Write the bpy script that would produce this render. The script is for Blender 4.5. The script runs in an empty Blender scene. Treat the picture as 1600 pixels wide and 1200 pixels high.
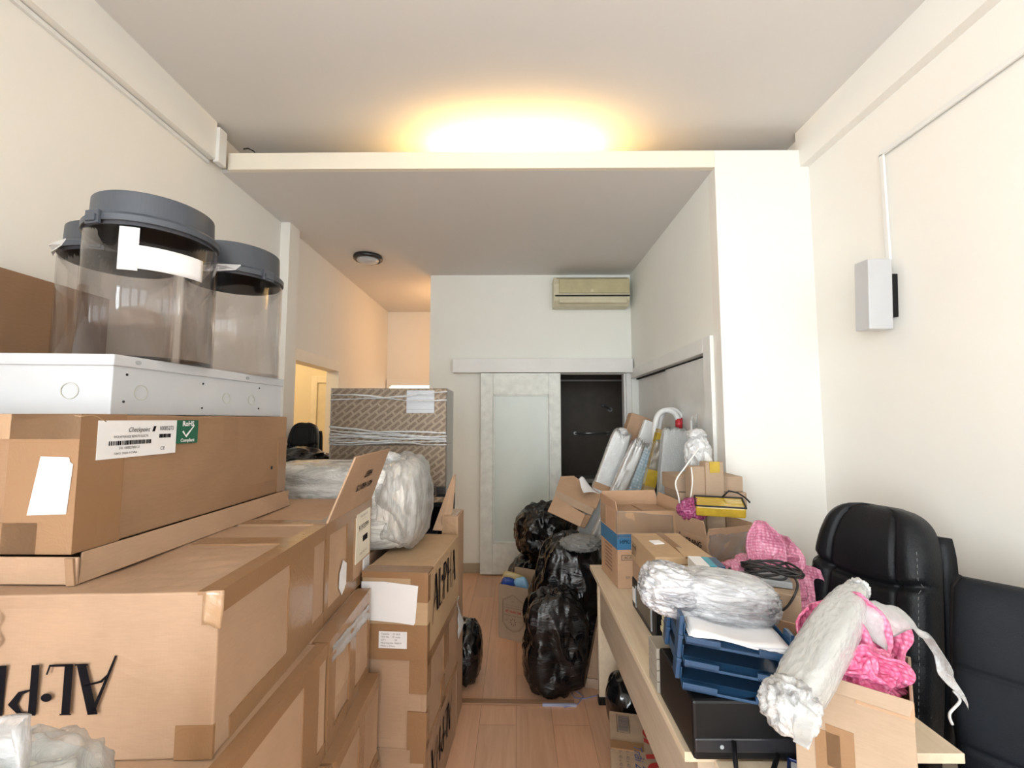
import bpy, bmesh, math, random
from mathutils import Vector, Matrix, noise
random.seed(7)
S = bpy.context.scene
COL = S.collection
RAD = math.radians

# ------------------------------------------------------------------ camera
F_PX = 700.0
EYE = 1.61
PITCH = math.atan(55 / F_PX)
YAW = math.atan(6 / F_PX)
cam_d = bpy.data.cameras.new('camera')
cam_d.sensor_width = 36.0
cam_d.lens = 36.0 * F_PX / 1600.0
cam_d.clip_start = 0.05
cam = bpy.data.objects.new('camera', cam_d)
COL.objects.link(cam)
cam.location = (0, 0, EYE)
cam.rotation_euler = (math.pi / 2 + PITCH, 0, YAW)
S.camera = cam

def at(px, py, Y=None, X=None, Z=None):
    """a real point of the room: the sight line through a spot of the photo, cut at a known distance, side or height"""
    x = (px - 800) / F_PX; z = (600 - py) / F_PX; y = 1.0
    y, z = y * math.cos(PITCH) - z * math.sin(PITCH), y * math.sin(PITCH) + z * math.cos(PITCH)
    x, y = x * math.cos(YAW) - y * math.sin(YAW), x * math.sin(YAW) + y * math.cos(YAW)
    t = Y / y if Y is not None else X / x if X is not None else (Z - EYE) / z
    return Vector((t * x, t * y, EYE + t * z))

# ------------------------------------------------------------------ world, lights, exposure
S.view_settings.view_transform = 'Standard'
S.view_settings.look = 'None'
S.view_settings.gamma = 1
S.view_settings.use_curve_mapping = False
S.view_settings.exposure = 1.08

W = bpy.data.worlds.new('world'); S.world = W
W.use_nodes = True
bg = W.node_tree.nodes['Background']
bg.inputs[0].default_value = (0.86, 0.93, 1.0, 1)
bg.inputs[1].default_value = 1.0

def area(name, loc, rot, sx, sy, power, col, spread=180):
    d = bpy.data.lights.new(name, 'AREA'); d.shape = 'RECTANGLE'; d.size = sx; d.size_y = sy
    d.energy = power; d.color = col; d.spread = RAD(spread)
    o = bpy.data.objects.new(name, d); COL.objects.link(o); o.location = loc; o.rotation_euler = rot
    return o
def point(name, loc, power, col, r=0.06):
    d = bpy.data.lights.new(name, 'POINT'); d.energy = power; d.color = col; d.shadow_soft_size = r
    o = bpy.data.objects.new(name, d); COL.objects.link(o); o.location = loc
    return o

CEIL = 3.44; SOF = 3.20; XL = -1.90; XR = 1.85; YB = 4.85; YF = 2.73; XP = 1.26; REAR = -3.4
# daylight comes in through the three tall windows behind the photographer
WIN = [(-1.70, -0.70), (-0.45, 0.55), (0.80, 1.70)]
WZ0, WZ1 = 0.45, 3.0
for i, (a, b) in enumerate(WIN):
    area('daylight', ((a + b) / 2, REAR - 0.16, (WZ0 + WZ1) / 2), (math.pi / 2, 0, 0), b - a, WZ1 - WZ0, (20, 18, 14)[i], (0.88, 0.965, 1.0))
area('daylight', (XL - 0.16, -2.35, 1.75), (0, math.pi / 2 * -1, 0), 2.3, 1.7, 150, (0.90, 0.97, 1.0))   # wide window in the left wall, behind the photographer
# tungsten strip on the shelf above the recess, hidden by its front lip
area('shelf_glow', (0.0, 2.90, 3.272), (math.pi + RAD(14), 0, 0), 0.95, 0.08, 11.0, (1.0, 0.60, 0.20), 180)
point('passage_bulb', (-0.78, 5.55, 2.65), 6.8, (1.0, 0.55, 0.25), 0.08)
point('side_room_bulb', (-3.0, 4.2, 2.6), 18, (1.0, 0.74, 0.42), 0.1)
point('far_room_bulb', (-1.5, 7.3, 2.3), 40, (1.0, 0.92, 0.78), 0.1)

# ------------------------------------------------------------------ materials
MATS = {}
def nodes_of(name):
    m = bpy.data.materials.new(name); m.use_nodes = True
    nt = m.node_tree; p = nt.nodes['Principled BSDF']
    return m, nt, p
def N(nt, t, **kw):
    n = nt.nodes.new(t)
    for k, v in kw.items():
        if hasattr(n, k): setattr(n, k, v)
    return n
def col4(c): return (c[0], c[1], c[2], 1)
def mapping(nt, scale=(1, 1, 1), rot=(0, 0, 0), out='Object'):
    tc = N(nt, 'ShaderNodeTexCoord'); mp = N(nt, 'ShaderNodeMapping')
    mp.inputs['Scale'].default_value = scale; mp.inputs['Rotation'].default_value = rot
    nt.links.new(tc.outputs[out], mp.inputs[0]); return mp.outputs[0]
def ramp(nt, src, stops):
    r = N(nt, 'ShaderNodeValToRGB')
    while len(r.color_ramp.elements) < len(stops): r.color_ramp.elements.new(0.5)
    for e, (p, c) in zip(r.color_ramp.elements, stops): e.position = p; e.color = col4(c)
    nt.links.new(src, r.inputs[0]); return r.outputs[0]
def noise_tex(nt, vec, scale, detail=4, rough=0.55, dist=0.0):
    n = N(nt, 'ShaderNodeTexNoise'); n.inputs['Scale'].default_value = scale; n.inputs['Detail'].default_value = detail
    n.inputs['Roughness'].default_value = rough; n.inputs['Distortion'].default_value = dist
    if vec is not None: nt.links.new(vec, n.inputs['Vector'])
    return n.outputs[0]
def bump(nt, p, h, strength, dist=0.01, prev=None):
    b = N(nt, 'ShaderNodeBump'); b.inputs['Strength'].default_value = strength; b.inputs['Distance'].default_value = dist
    nt.links.new(h, b.inputs['Height'])
    if prev is not None: nt.links.new(prev, b.inputs['Normal'])
    if p is not None: nt.links.new(b.outputs[0], p.inputs['Normal'])
    return b.outputs[0]

def plain(name, c, rough=0.5, metal=0.0, var=0.06, nscale=8, bstr=0.0, bscale=60, coat=0.0, emis=None, estr=0, trans=0.0):
    if name in MATS: return MATS[name]
    m, nt, p = nodes_of(name)
    v = mapping(nt)
    nz = noise_tex(nt, v, nscale, 5)
    lo = tuple(max(0, x * (1 - var)) for x in c); hi = tuple(min(1, x * (1 + var)) for x in c)
    nt.links.new(ramp(nt, nz, [(0.3, lo), (0.7, hi)]), p.inputs['Base Color'])
    p.inputs['Roughness'].default_value = rough; p.inputs['Metallic'].default_value = metal
    p.inputs['Coat Weight'].default_value = coat
    p.inputs['Transmission Weight'].default_value = trans
    if bstr: bump(nt, p, noise_tex(nt, v, bscale, 3), bstr, 0.004)
    if emis: p.inputs['Emission Color'].default_value = col4(emis); p.inputs['Emission Strength'].default_value = estr
    MATS[name] = m; return m

def cardboard(name, c, fibre=0.06, crumple=0.15):
    if name in MATS: return MATS[name]
    m, nt, p = nodes_of(name)
    v = mapping(nt)
    big = noise_tex(nt, v, 3.2, 5, 0.6)
    vs = mapping(nt, (14, 14, 160)); fine = noise_tex(nt, vs, 2.0, 4, 0.7)
    mx = N(nt, 'ShaderNodeMath', operation='MULTIPLY_ADD'); nt.links.new(fine, mx.inputs[0]); mx.inputs[1].default_value = 0.45; nt.links.new(big, mx.inputs[2])
    lo = tuple(x * 0.84 for x in c); hi = tuple(min(1, x * 1.13) for x in c)
    nt.links.new(ramp(nt, mx.outputs[0], [(0.45, lo), (0.95, hi)]), p.inputs['Base Color'])
    p.inputs['Roughness'].default_value = 0.72
    w = N(nt, 'ShaderNodeTexWave', wave_type='BANDS', bands_direction='X'); w.inputs['Scale'].default_value = 42; w.inputs['Distortion'].default_value = 0.6
    nt.links.new(v, w.inputs['Vector'])
    b1 = bump(nt, None, w.outputs[1], 0.05, 0.001)
    bump(nt, p, noise_tex(nt, v, 5.5, 5, 0.6, 0.6), crumple, 0.02, b1)
    MATS[name] = m; return m

def film(name, clear=0.6, tint=(0.93, 0.94, 0.95), scale=(7, 7, 7), strength=0.9, rough=0.12, white=0.35, dist=1.4):
    """clear plastic film: mostly see-through, with milky and shining creases"""
    if name in MATS: return MATS[name]
    m = bpy.data.materials.new(name); m.use_nodes = True; nt = m.node_tree; nt.nodes.clear()
    out = N(nt, 'ShaderNodeOutputMaterial')
    v = mapping(nt, scale)
    nz = noise_tex(nt, v, 2.4, 7, 0.65, dist)
    rd = N(nt, 'ShaderNodeMath', operation='SUBTRACT'); nt.links.new(nz, rd.inputs[0]); rd.inputs[1].default_value = 0.5
    ab = N(nt, 'ShaderNodeMath', operation='ABSOLUTE'); nt.links.new(rd.outputs[0], ab.inputs[0])
    bn = bump(nt, None, ab.outputs[0], strength, 0.008)
    tr = N(nt, 'ShaderNodeBsdfTransparent'); tr.inputs[0].default_value = col4(tint)
    gl = N(nt, 'ShaderNodeBsdfGlossy'); gl.inputs['Roughness'].default_value = rough; nt.links.new(bn, gl.inputs['Normal'])
    di = N(nt, 'ShaderNodeBsdfDiffuse'); di.inputs[0].default_value = (0.86, 0.87, 0.88, 1); nt.links.new(bn, di.inputs['Normal'])
    m1 = N(nt, 'ShaderNodeMixShader'); m1.inputs[0].default_value = white; nt.links.new(gl.outputs[0], m1.inputs[1]); nt.links.new(di.outputs[0], m1.inputs[2])
    fr = N(nt, 'ShaderNodeLayerWeight'); fr.inputs[0].default_value = 0.35; nt.links.new(bn, fr.inputs['Normal'])
    sc = N(nt, 'ShaderNodeMath', operation='MULTIPLY_ADD'); nt.links.new(fr.outputs[1], sc.inputs[0]); sc.inputs[1].default_value = 0.75; sc.inputs[2].default_value = 1 - clear - 0.12
    sc.use_clamp = True
    m2 = N(nt, 'ShaderNodeMixShader'); nt.links.new(sc.outputs[0], m2.inputs[0]); nt.links.new(tr.outputs[0], m2.inputs[1]); nt.links.new(m1.outputs[0], m2.inputs[2])
    nt.links.new(m2.outputs[0], out.inputs[0])
    MATS[name] = m; return m

def crease(name, c, rough, scale=(5, 5, 5), strength=1.0, bd=0.012, nsc=2.2, clear=0.0, coat=0.0, dist=1.6, metal=0.0, spec=0.5):
    """creased sheet plastic or foil with sharp ridge folds"""
    if name in MATS: return MATS[name]
    m, nt, p = nodes_of(name)
    v = mapping(nt, scale)
    nz = noise_tex(nt, v, nsc, 6, 0.6, dist)
    rd = N(nt, 'ShaderNodeMath', operation='SUBTRACT'); nt.links.new(nz, rd.inputs[0]); rd.inputs[1].default_value = 0.5
    ab = N(nt, 'ShaderNodeMath', operation='ABSOLUTE'); nt.links.new(rd.outputs[0], ab.inputs[0])
    bump(nt, p, ab.outputs[0], strength, bd)
    p.inputs['Base Color'].default_value = col4(c); p.inputs['Roughness'].default_value = rough
    p.inputs['Coat Weight'].default_value = coat; p.inputs['Metallic'].default_value = metal
    p.inputs['Specular IOR Level'].default_value = spec
    p.inputs['Alpha'].default_value = 1 - clear
    MATS[name] = m; return m

def bubble(name, c, c2, scale=85, clear=0.12, rough=0.22):
    if name in MATS: return MATS[name]
    m, nt, p = nodes_of(name)
    v = mapping(nt)
    vo = N(nt, 'ShaderNodeTexVoronoi', feature='F1'); vo.inputs['Scale'].default_value = scale; vo.inputs['Randomness'].default_value = 0.25
    nt.links.new(v, vo.inputs['Vector'])
    nt.links.new(ramp(nt, vo.outputs[0], [(0.15, c2), (0.62, c)]), p.inputs['Base Color'])
    inv = N(nt, 'ShaderNodeMath', operation='SUBTRACT'); inv.inputs[0].default_value = 1; nt.links.new(vo.outputs[0], inv.inputs[1])
    b1 = bump(nt, None, noise_tex(nt, v, 14, 4, 0.6, 1.0), 0.5, 0.02)
    bump(nt, p, inv.outputs[0], 0.9, 0.006, b1)
    p.inputs['Roughness'].default_value = rough; p.inputs['Coat Weight'].default_value = 0.4; p.inputs['Coat Roughness'].default_value = 0.15
    p.inputs['Alpha'].default_value = 1 - clear
    p.inputs['Subsurface Weight'].default_value = 0.0
    MATS[name] = m; return m

M_wall = plain('wall_paint', (0.86, 0.84, 0.79), 0.75, var=0.015, nscale=1.5, bstr=0.06, bscale=180)
M_walls = plain('wall_paint_recess', (0.89, 0.90, 0.845), 0.75, var=0.02, nscale=1.5, bstr=0.06, bscale=180)
M_ceil = plain('ceiling_paint', (0.72, 0.71, 0.69), 0.85, var=0.015, nscale=1.2, bstr=0.05, bscale=160)
M_white = plain('white_gloss_paint', (0.80, 0.80, 0.78), 0.35, var=0.03, nscale=6)
M_doorw = plain('scuffed_door_paint', (0.82, 0.85, 0.80), 0.4, var=0.09, nscale=14)
M_frost = plain('frosted_glass', (0.72, 0.79, 0.74), 0.3, var=0.03, nscale=3)
M_card = cardboard('cardboard', (0.43, 0.275, 0.172))
M_card2 = cardboard('cardboard_light', (0.385, 0.245, 0.155))
M_card3 = cardboard('cardboard_dark', (0.29, 0.168, 0.092))
M_card4 = cardboard('cardboard_grey', (0.40, 0.285, 0.195))
M_tape = crease('brown_tape', (0.29, 0.16, 0.08), 0.2, (6, 6, 6), 0.25, coat=0.3)
M_tapel = crease('pale_tape', (0.42, 0.26, 0.15), 0.25, (6, 6, 6), 0.35, coat=0.5)
M_black = plain('black_plastic', (0.005, 0.005, 0.006), 0.4, var=0.2)
M_ink = plain('black_ink', (0.006, 0.005, 0.007), 0.9)
M_grey_ink = plain('faded_ink', (0.16, 0.13, 0.12), 0.7)
M_red_ink = plain('red_ink', (0.42, 0.03, 0.025), 0.6)
M_paper = plain('white_paper', (0.78, 0.77, 0.78), 0.6, var=0.03)
M_paperc = plain('cream_label_paper', (0.76, 0.70, 0.58), 0.55, var=0.03)
M_metal_w = plain('white_enamel', (0.52, 0.535, 0.56), 0.35, var=0.03)
M_dark = plain('dark_hole', (0.02, 0.02, 0.02), 0.9)
M_lid = plain('slate_lid_plastic', (0.060, 0.070, 0.088), 0.38, var=0.06)
M_trash = crease('black_bin_liner', (0.003, 0.003, 0.004), 0.12, (2.5, 2.5, 9), 1.0, nsc=1.5, spec=0.6, dist=0.9, bd=0.014)
M_film = film('cling_film', 0.72)
M_filmw = film('milky_film', 0.35, white=0.6, scale=(6, 6, 10))
def streaky(name, lo, hi, scale, rough=0.14, metal=0.35, strength=0.8, dist=1.2, rot=(0, 0, 0)):
    m, nt, p = nodes_of(name)
    v = mapping(nt, scale, rot); nz = noise_tex(nt, v, 2.2, 7, 0.62, dist)
    rd = N(nt, 'ShaderNodeMath', operation='SUBTRACT'); nt.links.new(nz, rd.inputs[0]); rd.inputs[1].default_value = 0.5
    ab = N(nt, 'ShaderNodeMath', operation='ABSOLUTE'); nt.links.new(rd.outputs[0], ab.inputs[0])
    bump(nt, p, ab.outputs[0], strength, 0.016)
    n2 = noise_tex(nt, v, 1.1, 5, 0.7, 0.8)
    nt.links.new(ramp(nt, n2, [(0.38, lo), (0.56, hi)]), p.inputs['Base Color'])  # pale and dark streaks in the colour stand in for highlights on creases
    p.inputs['Roughness'].default_value = rough; p.inputs['Metallic'].default_value = metal; p.inputs['Coat Weight'].default_value = 0.8; p.inputs['Coat Roughness'].default_value = 0.08
    MATS[name] = m; return m
M_silver = streaky('silver_wrap', (0.17, 0.17, 0.19), (0.72, 0.72, 0.74), (4, 16, 16), rot=(0, 0.5, 0.3))
M_wrapwhite = streaky('milky_stretch_wrap', (0.42, 0.41, 0.38), (0.80, 0.79, 0.75), (4, 10, 14), metal=0.0, strength=0.9)
M_torn = streaky('torn_clear_wrap', (0.26, 0.26, 0.26), (0.66, 0.66, 0.66), (12, 12, 12), metal=0.1)
M_bundle = streaky('wrapped_bundle_film', (0.52, 0.49, 0.44), (0.82, 0.80, 0.76), (16, 16, 3), metal=0.0, strength=0.9)
M_pink = bubble('pink_bubble_wrap', (0.72, 0.13, 0.28), (0.90, 0.30, 0.46))
M_pinkl = bubble('pale_pink_bubble_wrap', (0.70, 0.22, 0.36), (0.88, 0.42, 0.56), clear=0.22)
M_purple = bubble('purple_bubble_wrap', (0.34, 0.05, 0.16), (0.5, 0.12, 0.26))
M_bubw = bubble('clear_bubble_wrap', (0.62, 0.64, 0.64), (0.80, 0.82, 0.82), 95, clear=0.3)
M_bubb = bubble('blue_foil_bubble_wrap', (0.36, 0.52, 0.60), (0.88, 0.95, 0.98), 42, clear=0.0, rough=0.12)
M_foam = plain('white_foam', (0.80, 0.80, 0.78), 0.8)
M_leather = plain('black_leather', (0.006, 0.007, 0.009), 0.42, var=0.2, bstr=0.35, bscale=220)
M_fabric = plain('black_mesh_fabric', (0.008, 0.010, 0.014), 0.6, var=0.25, bstr=0.5, bscale=400)
for m_, sp in ((M_leather, .22), (M_fabric, .2), (M_black, .3), (M_ink, .1)): m_.node_tree.nodes['Principled BSDF'].inputs['Specular IOR Level'].default_value = sp
M_stitch = plain('pale_stitching', (0.20, 0.20, 0.20), 0.6)
M_blue = plain('blue_tray_plastic', (0.016, 0.055, 0.125), 0.3, var=0.05)
M_bluecard = cardboard('blue_printed_card', (0.035, 0.16, 0.31), crumple=0.1)
M_yellow = plain('amber_plastic', (0.50, 0.34, 0.035), 0.25, var=0.15, nscale=20, coat=0.5)
M_yellowp = plain('yellowed_paper', (0.62, 0.56, 0.34), 0.7, var=0.08)
M_greyp = plain('grey_plastic', (0.33, 0.35, 0.37), 0.4)
M_steel = plain('steel', (0.5, 0.5, 0.5), 0.3, 0.9)
M_white_pl = plain('white_plastic', (0.78, 0.79, 0.79), 0.35)
M_red_pl = plain('red_plastic', (0.50, 0.02, 0.03), 0.35)
M_cable = plain('black_cable', (0.015, 0.013, 0.013), 0.45)
M_cablew = plain('white_cable', (0.75, 0.74, 0.70), 0.45)
M_ac = plain('aged_ivory_plastic', (0.50, 0.45, 0.27), 0.4, var=0.10, nscale=10)
M_ac2 = plain('ivory_plastic', (0.62, 0.58, 0.42), 0.4, var=0.08, nscale=10)
M_bath = plain('unlit_tile', (0.085, 0.065, 0.048), 0.5, var=0.12)  # the unlit washroom's darkness is put into the tile colour
M_green = plain('dark_green_print', (0.012, 0.11, 0.06), 0.45)
M_skirt = plain('skirting_wood', (0.42, 0.36, 0.26), 0.5)
M_shade = plain('opal_glass', (0.52, 0.53, 0.545), 0.3, var=0.02, coat=0.4)

def wood(name, c1, c2, axis='Y', rough=0.4, planks=False):
    if name in MATS: return MATS[name]
    m, nt, p = nodes_of(name)
    v = mapping(nt, (9, 0.7, 9) if axis == 'Y' else (0.7, 9, 9))
    nz = noise_tex(nt, v, 2.6, 8, 0.62, 0.8)
    cr = ramp(nt, nz, [(0.32, c1), (0.68, c2)])
    if planks:
        b = N(nt, 'ShaderNodeTexBrick'); b.offset = 0.37
        vb = mapping(nt, (1, 1, 1), (0, 0, math.pi / 2)); nt.links.new(vb, b.inputs['Vector'])
        b.inputs['Scale'].default_value = 1; b.inputs['Brick Width'].default_value = 1.25; b.inputs['Row Height'].default_value = 0.195
        b.inputs['Mortar Size'].default_value = 0.0018; b.inputs['Mortar Smooth'].default_value = 0.3; b.inputs['Bias'].default_value = 0
        b.inputs['Color1'].default_value = (0.93, 0.93, 0.93, 1); b.inputs['Color2'].default_value = (1.08, 1.04, 1.02, 1); b.inputs['Mortar'].default_value = (0.62, 0.58, 0.55, 1)
        mx = N(nt, 'ShaderNodeMix', data_type='RGBA', blend_type='MULTIPLY'); mx.inputs[0].default_value = 1
        nt.links.new(cr, mx.inputs[6]); nt.links.new(b.outputs[0], mx.inputs[7]); cr = mx.outputs[2]
    nt.links.new(cr, p.inputs['Base Color'])
    p.inputs['Roughness'].default_value = rough
    bump(nt, p, nz, 0.06, 0.002)
    MATS[name] = m; return m
M_floor = wood('laminate_floor', (0.56, 0.32, 0.20), (0.68, 0.42, 0.275), 'Y', 0.32, True)
M_table = wood('pale_oak_laminate', (0.64, 0.51, 0.36), (0.76, 0.63, 0.47), 'Y', 0.42)
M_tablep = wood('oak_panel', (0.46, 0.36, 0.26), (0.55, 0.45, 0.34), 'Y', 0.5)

def patterned(name):
    m, nt, p = nodes_of(name)
    tc = N(nt, 'ShaderNodeTexCoord'); sx = N(nt, 'ShaderNodeSeparateXYZ'); nt.links.new(tc.outputs['Object'], sx.inputs[0])
    ad = N(nt, 'ShaderNodeMath', operation='ADD'); nt.links.new(sx.outputs[0], ad.inputs[0]); nt.links.new(sx.outputs[1], ad.inputs[1])
    cb = N(nt, 'ShaderNodeCombineXYZ'); nt.links.new(ad.outputs[0], cb.inputs[0]); nt.links.new(sx.outputs[2], cb.inputs[1])
    mp = N(nt, 'ShaderNodeMapping'); mp.inputs['Rotation'].default_value = (0, 0, RAD(-38)); nt.links.new(cb.outputs[0], mp.inputs[0])
    b = N(nt, 'ShaderNodeTexBrick'); nt.links.new(mp.outputs[0], b.inputs['Vector'])
    b.inputs['Scale'].default_value = 1; b.inputs['Brick Width'].default_value = 0.078; b.inputs['Row Height'].default_value = 0.032
    b.inputs['Mortar Size'].default_value = 0.0065; b.inputs['Mortar Smooth'].default_value = 0.12
    b.inputs['Color1'].default_value = (0.215, 0.13, 0.07, 1); b.inputs['Color2'].default_value = (0.255, 0.16, 0.09, 1); b.inputs['Mortar'].default_value = (0.50, 0.36, 0.235, 1)
    nz = noise_tex(nt, mp.outputs[0], 120, 3)
    mx = N(nt, 'ShaderNodeMix', data_type='RGBA'); nt.links.new(ramp(nt, nz, [(0.42, (0, 0, 0)), (0.6, (0.45, 0.45, 0.45))]), mx.inputs[0])
    nt.links.new(b.outputs[0], mx.inputs[6]); mx.inputs[7].default_value = (0.50, 0.36, 0.235, 1)
    nt.links.new(mx.outputs[2], p.inputs['Base Color']); p.inputs['Roughness'].default_value = 0.6
    MATS[name] = m; return m
M_pat = patterned('repeat_printed_card')

def jar_mat():
    m = bpy.data.materials.new('clear_acrylic'); m.use_nodes = True; nt = m.node_tree; nt.nodes.clear()
    out = N(nt, 'ShaderNodeOutputMaterial')
    v = mapping(nt, (9, 9, 0.6)); nz = noise_tex(nt, v, 2, 3)
    bn = bump(nt, None, nz, 0.12, 0.004)
    tr = N(nt, 'ShaderNodeBsdfTransparent'); tr.inputs[0].default_value = (0.978, 0.97, 0.972, 1)
    gl = N(nt, 'ShaderNodeBsdfGlossy'); gl.inputs['Roughness'].default_value = 0.03; nt.links.new(bn, gl.inputs['Normal'])
    fr = N(nt, 'ShaderNodeLayerWeight'); fr.inputs[0].default_value = 0.5
    pw = N(nt, 'ShaderNodeMath', operation='POWER'); nt.links.new(fr.outputs[1], pw.inputs[0]); pw.inputs[1].default_value = 3.5
    sc = N(nt, 'ShaderNodeMath', operation='MULTIPLY_ADD'); nt.links.new(pw.outputs[0], sc.inputs[0]); sc.inputs[1].default_value = 0.5; sc.inputs[2].default_value = 0.045; sc.use_clamp = True
    m2 = N(nt, 'ShaderNodeMixShader'); nt.links.new(sc.outputs[0], m2.inputs[0]); nt.links.new(tr.outputs[0], m2.inputs[1]); nt.links.new(gl.outputs[0], m2.inputs[2])
    nt.links.new(m2.outputs[0], out.inputs[0]); return m
M_jar = jar_mat()

# ------------------------------------------------------------------ geometry helpers
def link(name, me, mat, parent=None, M=None, smooth=False, bevel=0.0, seg=2, solid=0.0, sub=0):
    o = bpy.data.objects.new(name, me); COL.objects.link(o)
    if mat is not None:
        for mm in (mat if isinstance(mat, (list, tuple)) else [mat]): me.materials.append(mm)
    if parent is not None: o.parent = parent
    if M is not None: o.matrix_local = M
    if smooth:
        for f in me.polygons: f.use_smooth = True
    if solid:
        s = o.modifiers.new('s', 'SOLIDIFY'); s.thickness = solid; s.offset = 0
    if sub:
        s = o.modifiers.new('u', 'SUBSURF'); s.levels = sub; s.render_levels = sub
    if bevel:
        b = o.modifiers.new('b', 'BEVEL'); b.width = bevel; b.segments = seg; b.limit_method = 'ANGLE'; b.angle_limit = RAD(35)
    return o
class G:
    """collects shapes for ONE mesh object"""
    def __init__(s): s.b = bmesh.new()
    def box(s, x0, x1, y0, y1, z0, z1, M=None, mi=0):
        vs = [Vector((x, y, z)) for z in (z0, z1) for y in (y0, y1) for x in (x0, x1)]
        if M is not None: vs = [M @ v for v in vs]
        v = [s.b.verts.new(p) for p in vs]
        for f in ((0, 2, 3, 1), (4, 5, 7, 6), (0, 1, 5, 4), (2, 6, 7, 3), (0, 4, 6, 2), (1, 3, 7, 5)):
            fa = s.b.faces.new([v[i] for i in f]); fa.material_index = mi
        return s
    def cyl(s, c, r, h, n=32, M=None, r2=None):
        r2 = r if r2 is None else r2
        a = [Vector((c[0] + r * math.cos(2 * math.pi * i / n), c[1] + r * math.sin(2 * math.pi * i / n), c[2])) for i in range(n)]
        b = [Vector((c[0] + r2 * math.cos(2 * math.pi * i / n), c[1] + r2 * math.sin(2 * math.pi * i / n), c[2] + h)) for i in range(n)]
        if M is not None: a = [M @ p for p in a]; b = [M @ p for p in b]
        a = [s.b.verts.new(p) for p in a]; b = [s.b.verts.new(p) for p in b]
        s.b.faces.new(a[::-1]); s.b.faces.new(b)
        for i in range(n): s.b.faces.new([a[i], a[(i + 1) % n], b[(i + 1) % n], b[i]])
        return s
    def lathe(s, prof, n=64, M=None):
        rings = []
        for r, z in prof:
            ring = []
            for i in range(n):
                p = Vector((r * math.cos(2 * math.pi * i / n), r * math.sin(2 * math.pi * i / n), z))
                ring.append(s.b.verts.new(M @ p if M is not None else p))
            rings.append(ring)
        for a, b in zip(rings, rings[1:]):
            for i in range(n): s.b.faces.new([a[i], a[(i + 1) % n], b[(i + 1) % n], b[i]])
        if prof[0][0] > 1e-5: s.b.faces.new(rings[0][::-1])
        if prof[-1][0] > 1e-5: s.b.faces.new(rings[-1])
        return s
    def tube(s, pts, r, n=10, closed=False):
        pts = [Vector(p) for p in pts]; rings = []
        rr = r if isinstance(r, (list, tuple)) else [r] * len(pts)
        up = Vector((0, 0, 1)); prev = None
        for i, p in enumerate(pts):
            t = (pts[min(i + 1, len(pts) - 1)] - pts[max(i - 1, 0)]).normalized()
            if prev is None:
                u = t.cross(up)
                if u.length < 1e-3: u = t.cross(Vector((1, 0, 0)))
            else: u = prev - t * prev.dot(t)
            u.normalize(); w = t.cross(u); prev = u
            rings.append([s.b.verts.new(p + (u * math.cos(2 * math.pi * k / n) + w * math.sin(2 * math.pi * k / n)) * rr[i]) for k in range(n)])
        for a, b in zip(rings, rings[1:]):
            for k in range(n): s.b.faces.new([a[k], a[(k + 1) % n], b[(k + 1) % n], b[k]])
        s.b.faces.new(rings[0][::-1]); s.b.faces.new(rings[-1]); return s
    def poly(s, pts, th=0.0, nrm=None):
        """a flat outline with thickness th along nrm"""
        pts = [Vector(p) for p in pts]
        v = [s.b.verts.new(p) for p in pts]; s.b.faces.new(v)
        if th:
            nrm = Vector(nrm).normalized() if nrm is not None else (pts[1] - pts[0]).cross(pts[2] - pts[0]).normalized()
            w = [s.b.verts.new(p - nrm * th) for p in pts]; s.b.faces.new(w[::-1])
            k = len(pts)
            for i in range(k): s.b.faces.new([v[i], w[i], w[(i + 1) % k], v[(i + 1) % k]])
        return s
    def stroke(s, pts, ws, M):
        """ribbon letter stroke in the xy plane of M"""
        L = []; R = []
        for i, p in enumerate(pts):
            a = Vector(pts[max(i - 1, 0)]); b = Vector(pts[min(i + 1, len(pts) - 1)]); t = (b - a).normalized(); n = Vector((-t.y, t.x))
            w = (ws[i] if isinstance(ws, (list, tuple)) else ws) / 2
            q = Vector(p); L.append(s.b.verts.new(M @ Vector((q.x + n.x * w, q.y + n.y * w, 0)))); R.append(s.b.verts.new(M @ Vector((q.x - n.x * w, q.y - n.y * w, 0))))
        for i in range(len(pts) - 1): s.b.faces.new([L[i], R[i], R[i + 1], L[i + 1]])
        return s
    def build(s, name, mat, parent=None, M=None, norm=True, **kw):
        if norm: bmesh.ops.recalc_face_normals(s.b, faces=s.b.faces)
        me = bpy.data.meshes.new(name); s.b.to_mesh(me); s.b.free()
        return link(name, me, mat, parent, M, **kw)

def TR(x, y, z, rz=0, rx=0, ry=0):
    return Matrix.Translation((x, y, z)) @ Matrix.Rotation(RAD(rz), 4, 'Z') @ Matrix.Rotation(RAD(ry), 4, 'Y') @ Matrix.Rotation(RAD(rx), 4, 'X')
def tag(o, label, cat, group=None, kind=None):
    o['label'] = label; o['category'] = cat
    if group: o['group'] = group
    if kind: o['kind'] = kind
    return o
def root(name, M, label, cat, group=None):
    o = bpy.data.objects.new(name, None); COL.objects.link(o); o.matrix_world = M; o.empty_display_size = 0.05
    return tag(o, label, cat, group)
def struct(o): o['kind'] = 'structure'; return o
def text(s, size, mat, parent, M, name='printed_text', align='CENTER', shear=0.0, sx=1.0, bold=0.0):
    c = bpy.data.curves.new(name, 'FONT'); c.body = s; c.size = size; c.align_x = align; c.align_y = 'CENTER'; c.shear = shear; c.offset = bold
    c.fill_mode = 'FRONT'; c.materials.append(mat)
    tmp = bpy.data.objects.new(name, c); me = bpy.data.meshes.new_from_object(tmp); bpy.data.objects.remove(tmp)
    o = bpy.data.objects.new(name, me); COL.objects.link(o); o.parent = parent; o.matrix_local = M @ Matrix.Diagonal((sx, 1, 1, 1))
    return o

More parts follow.
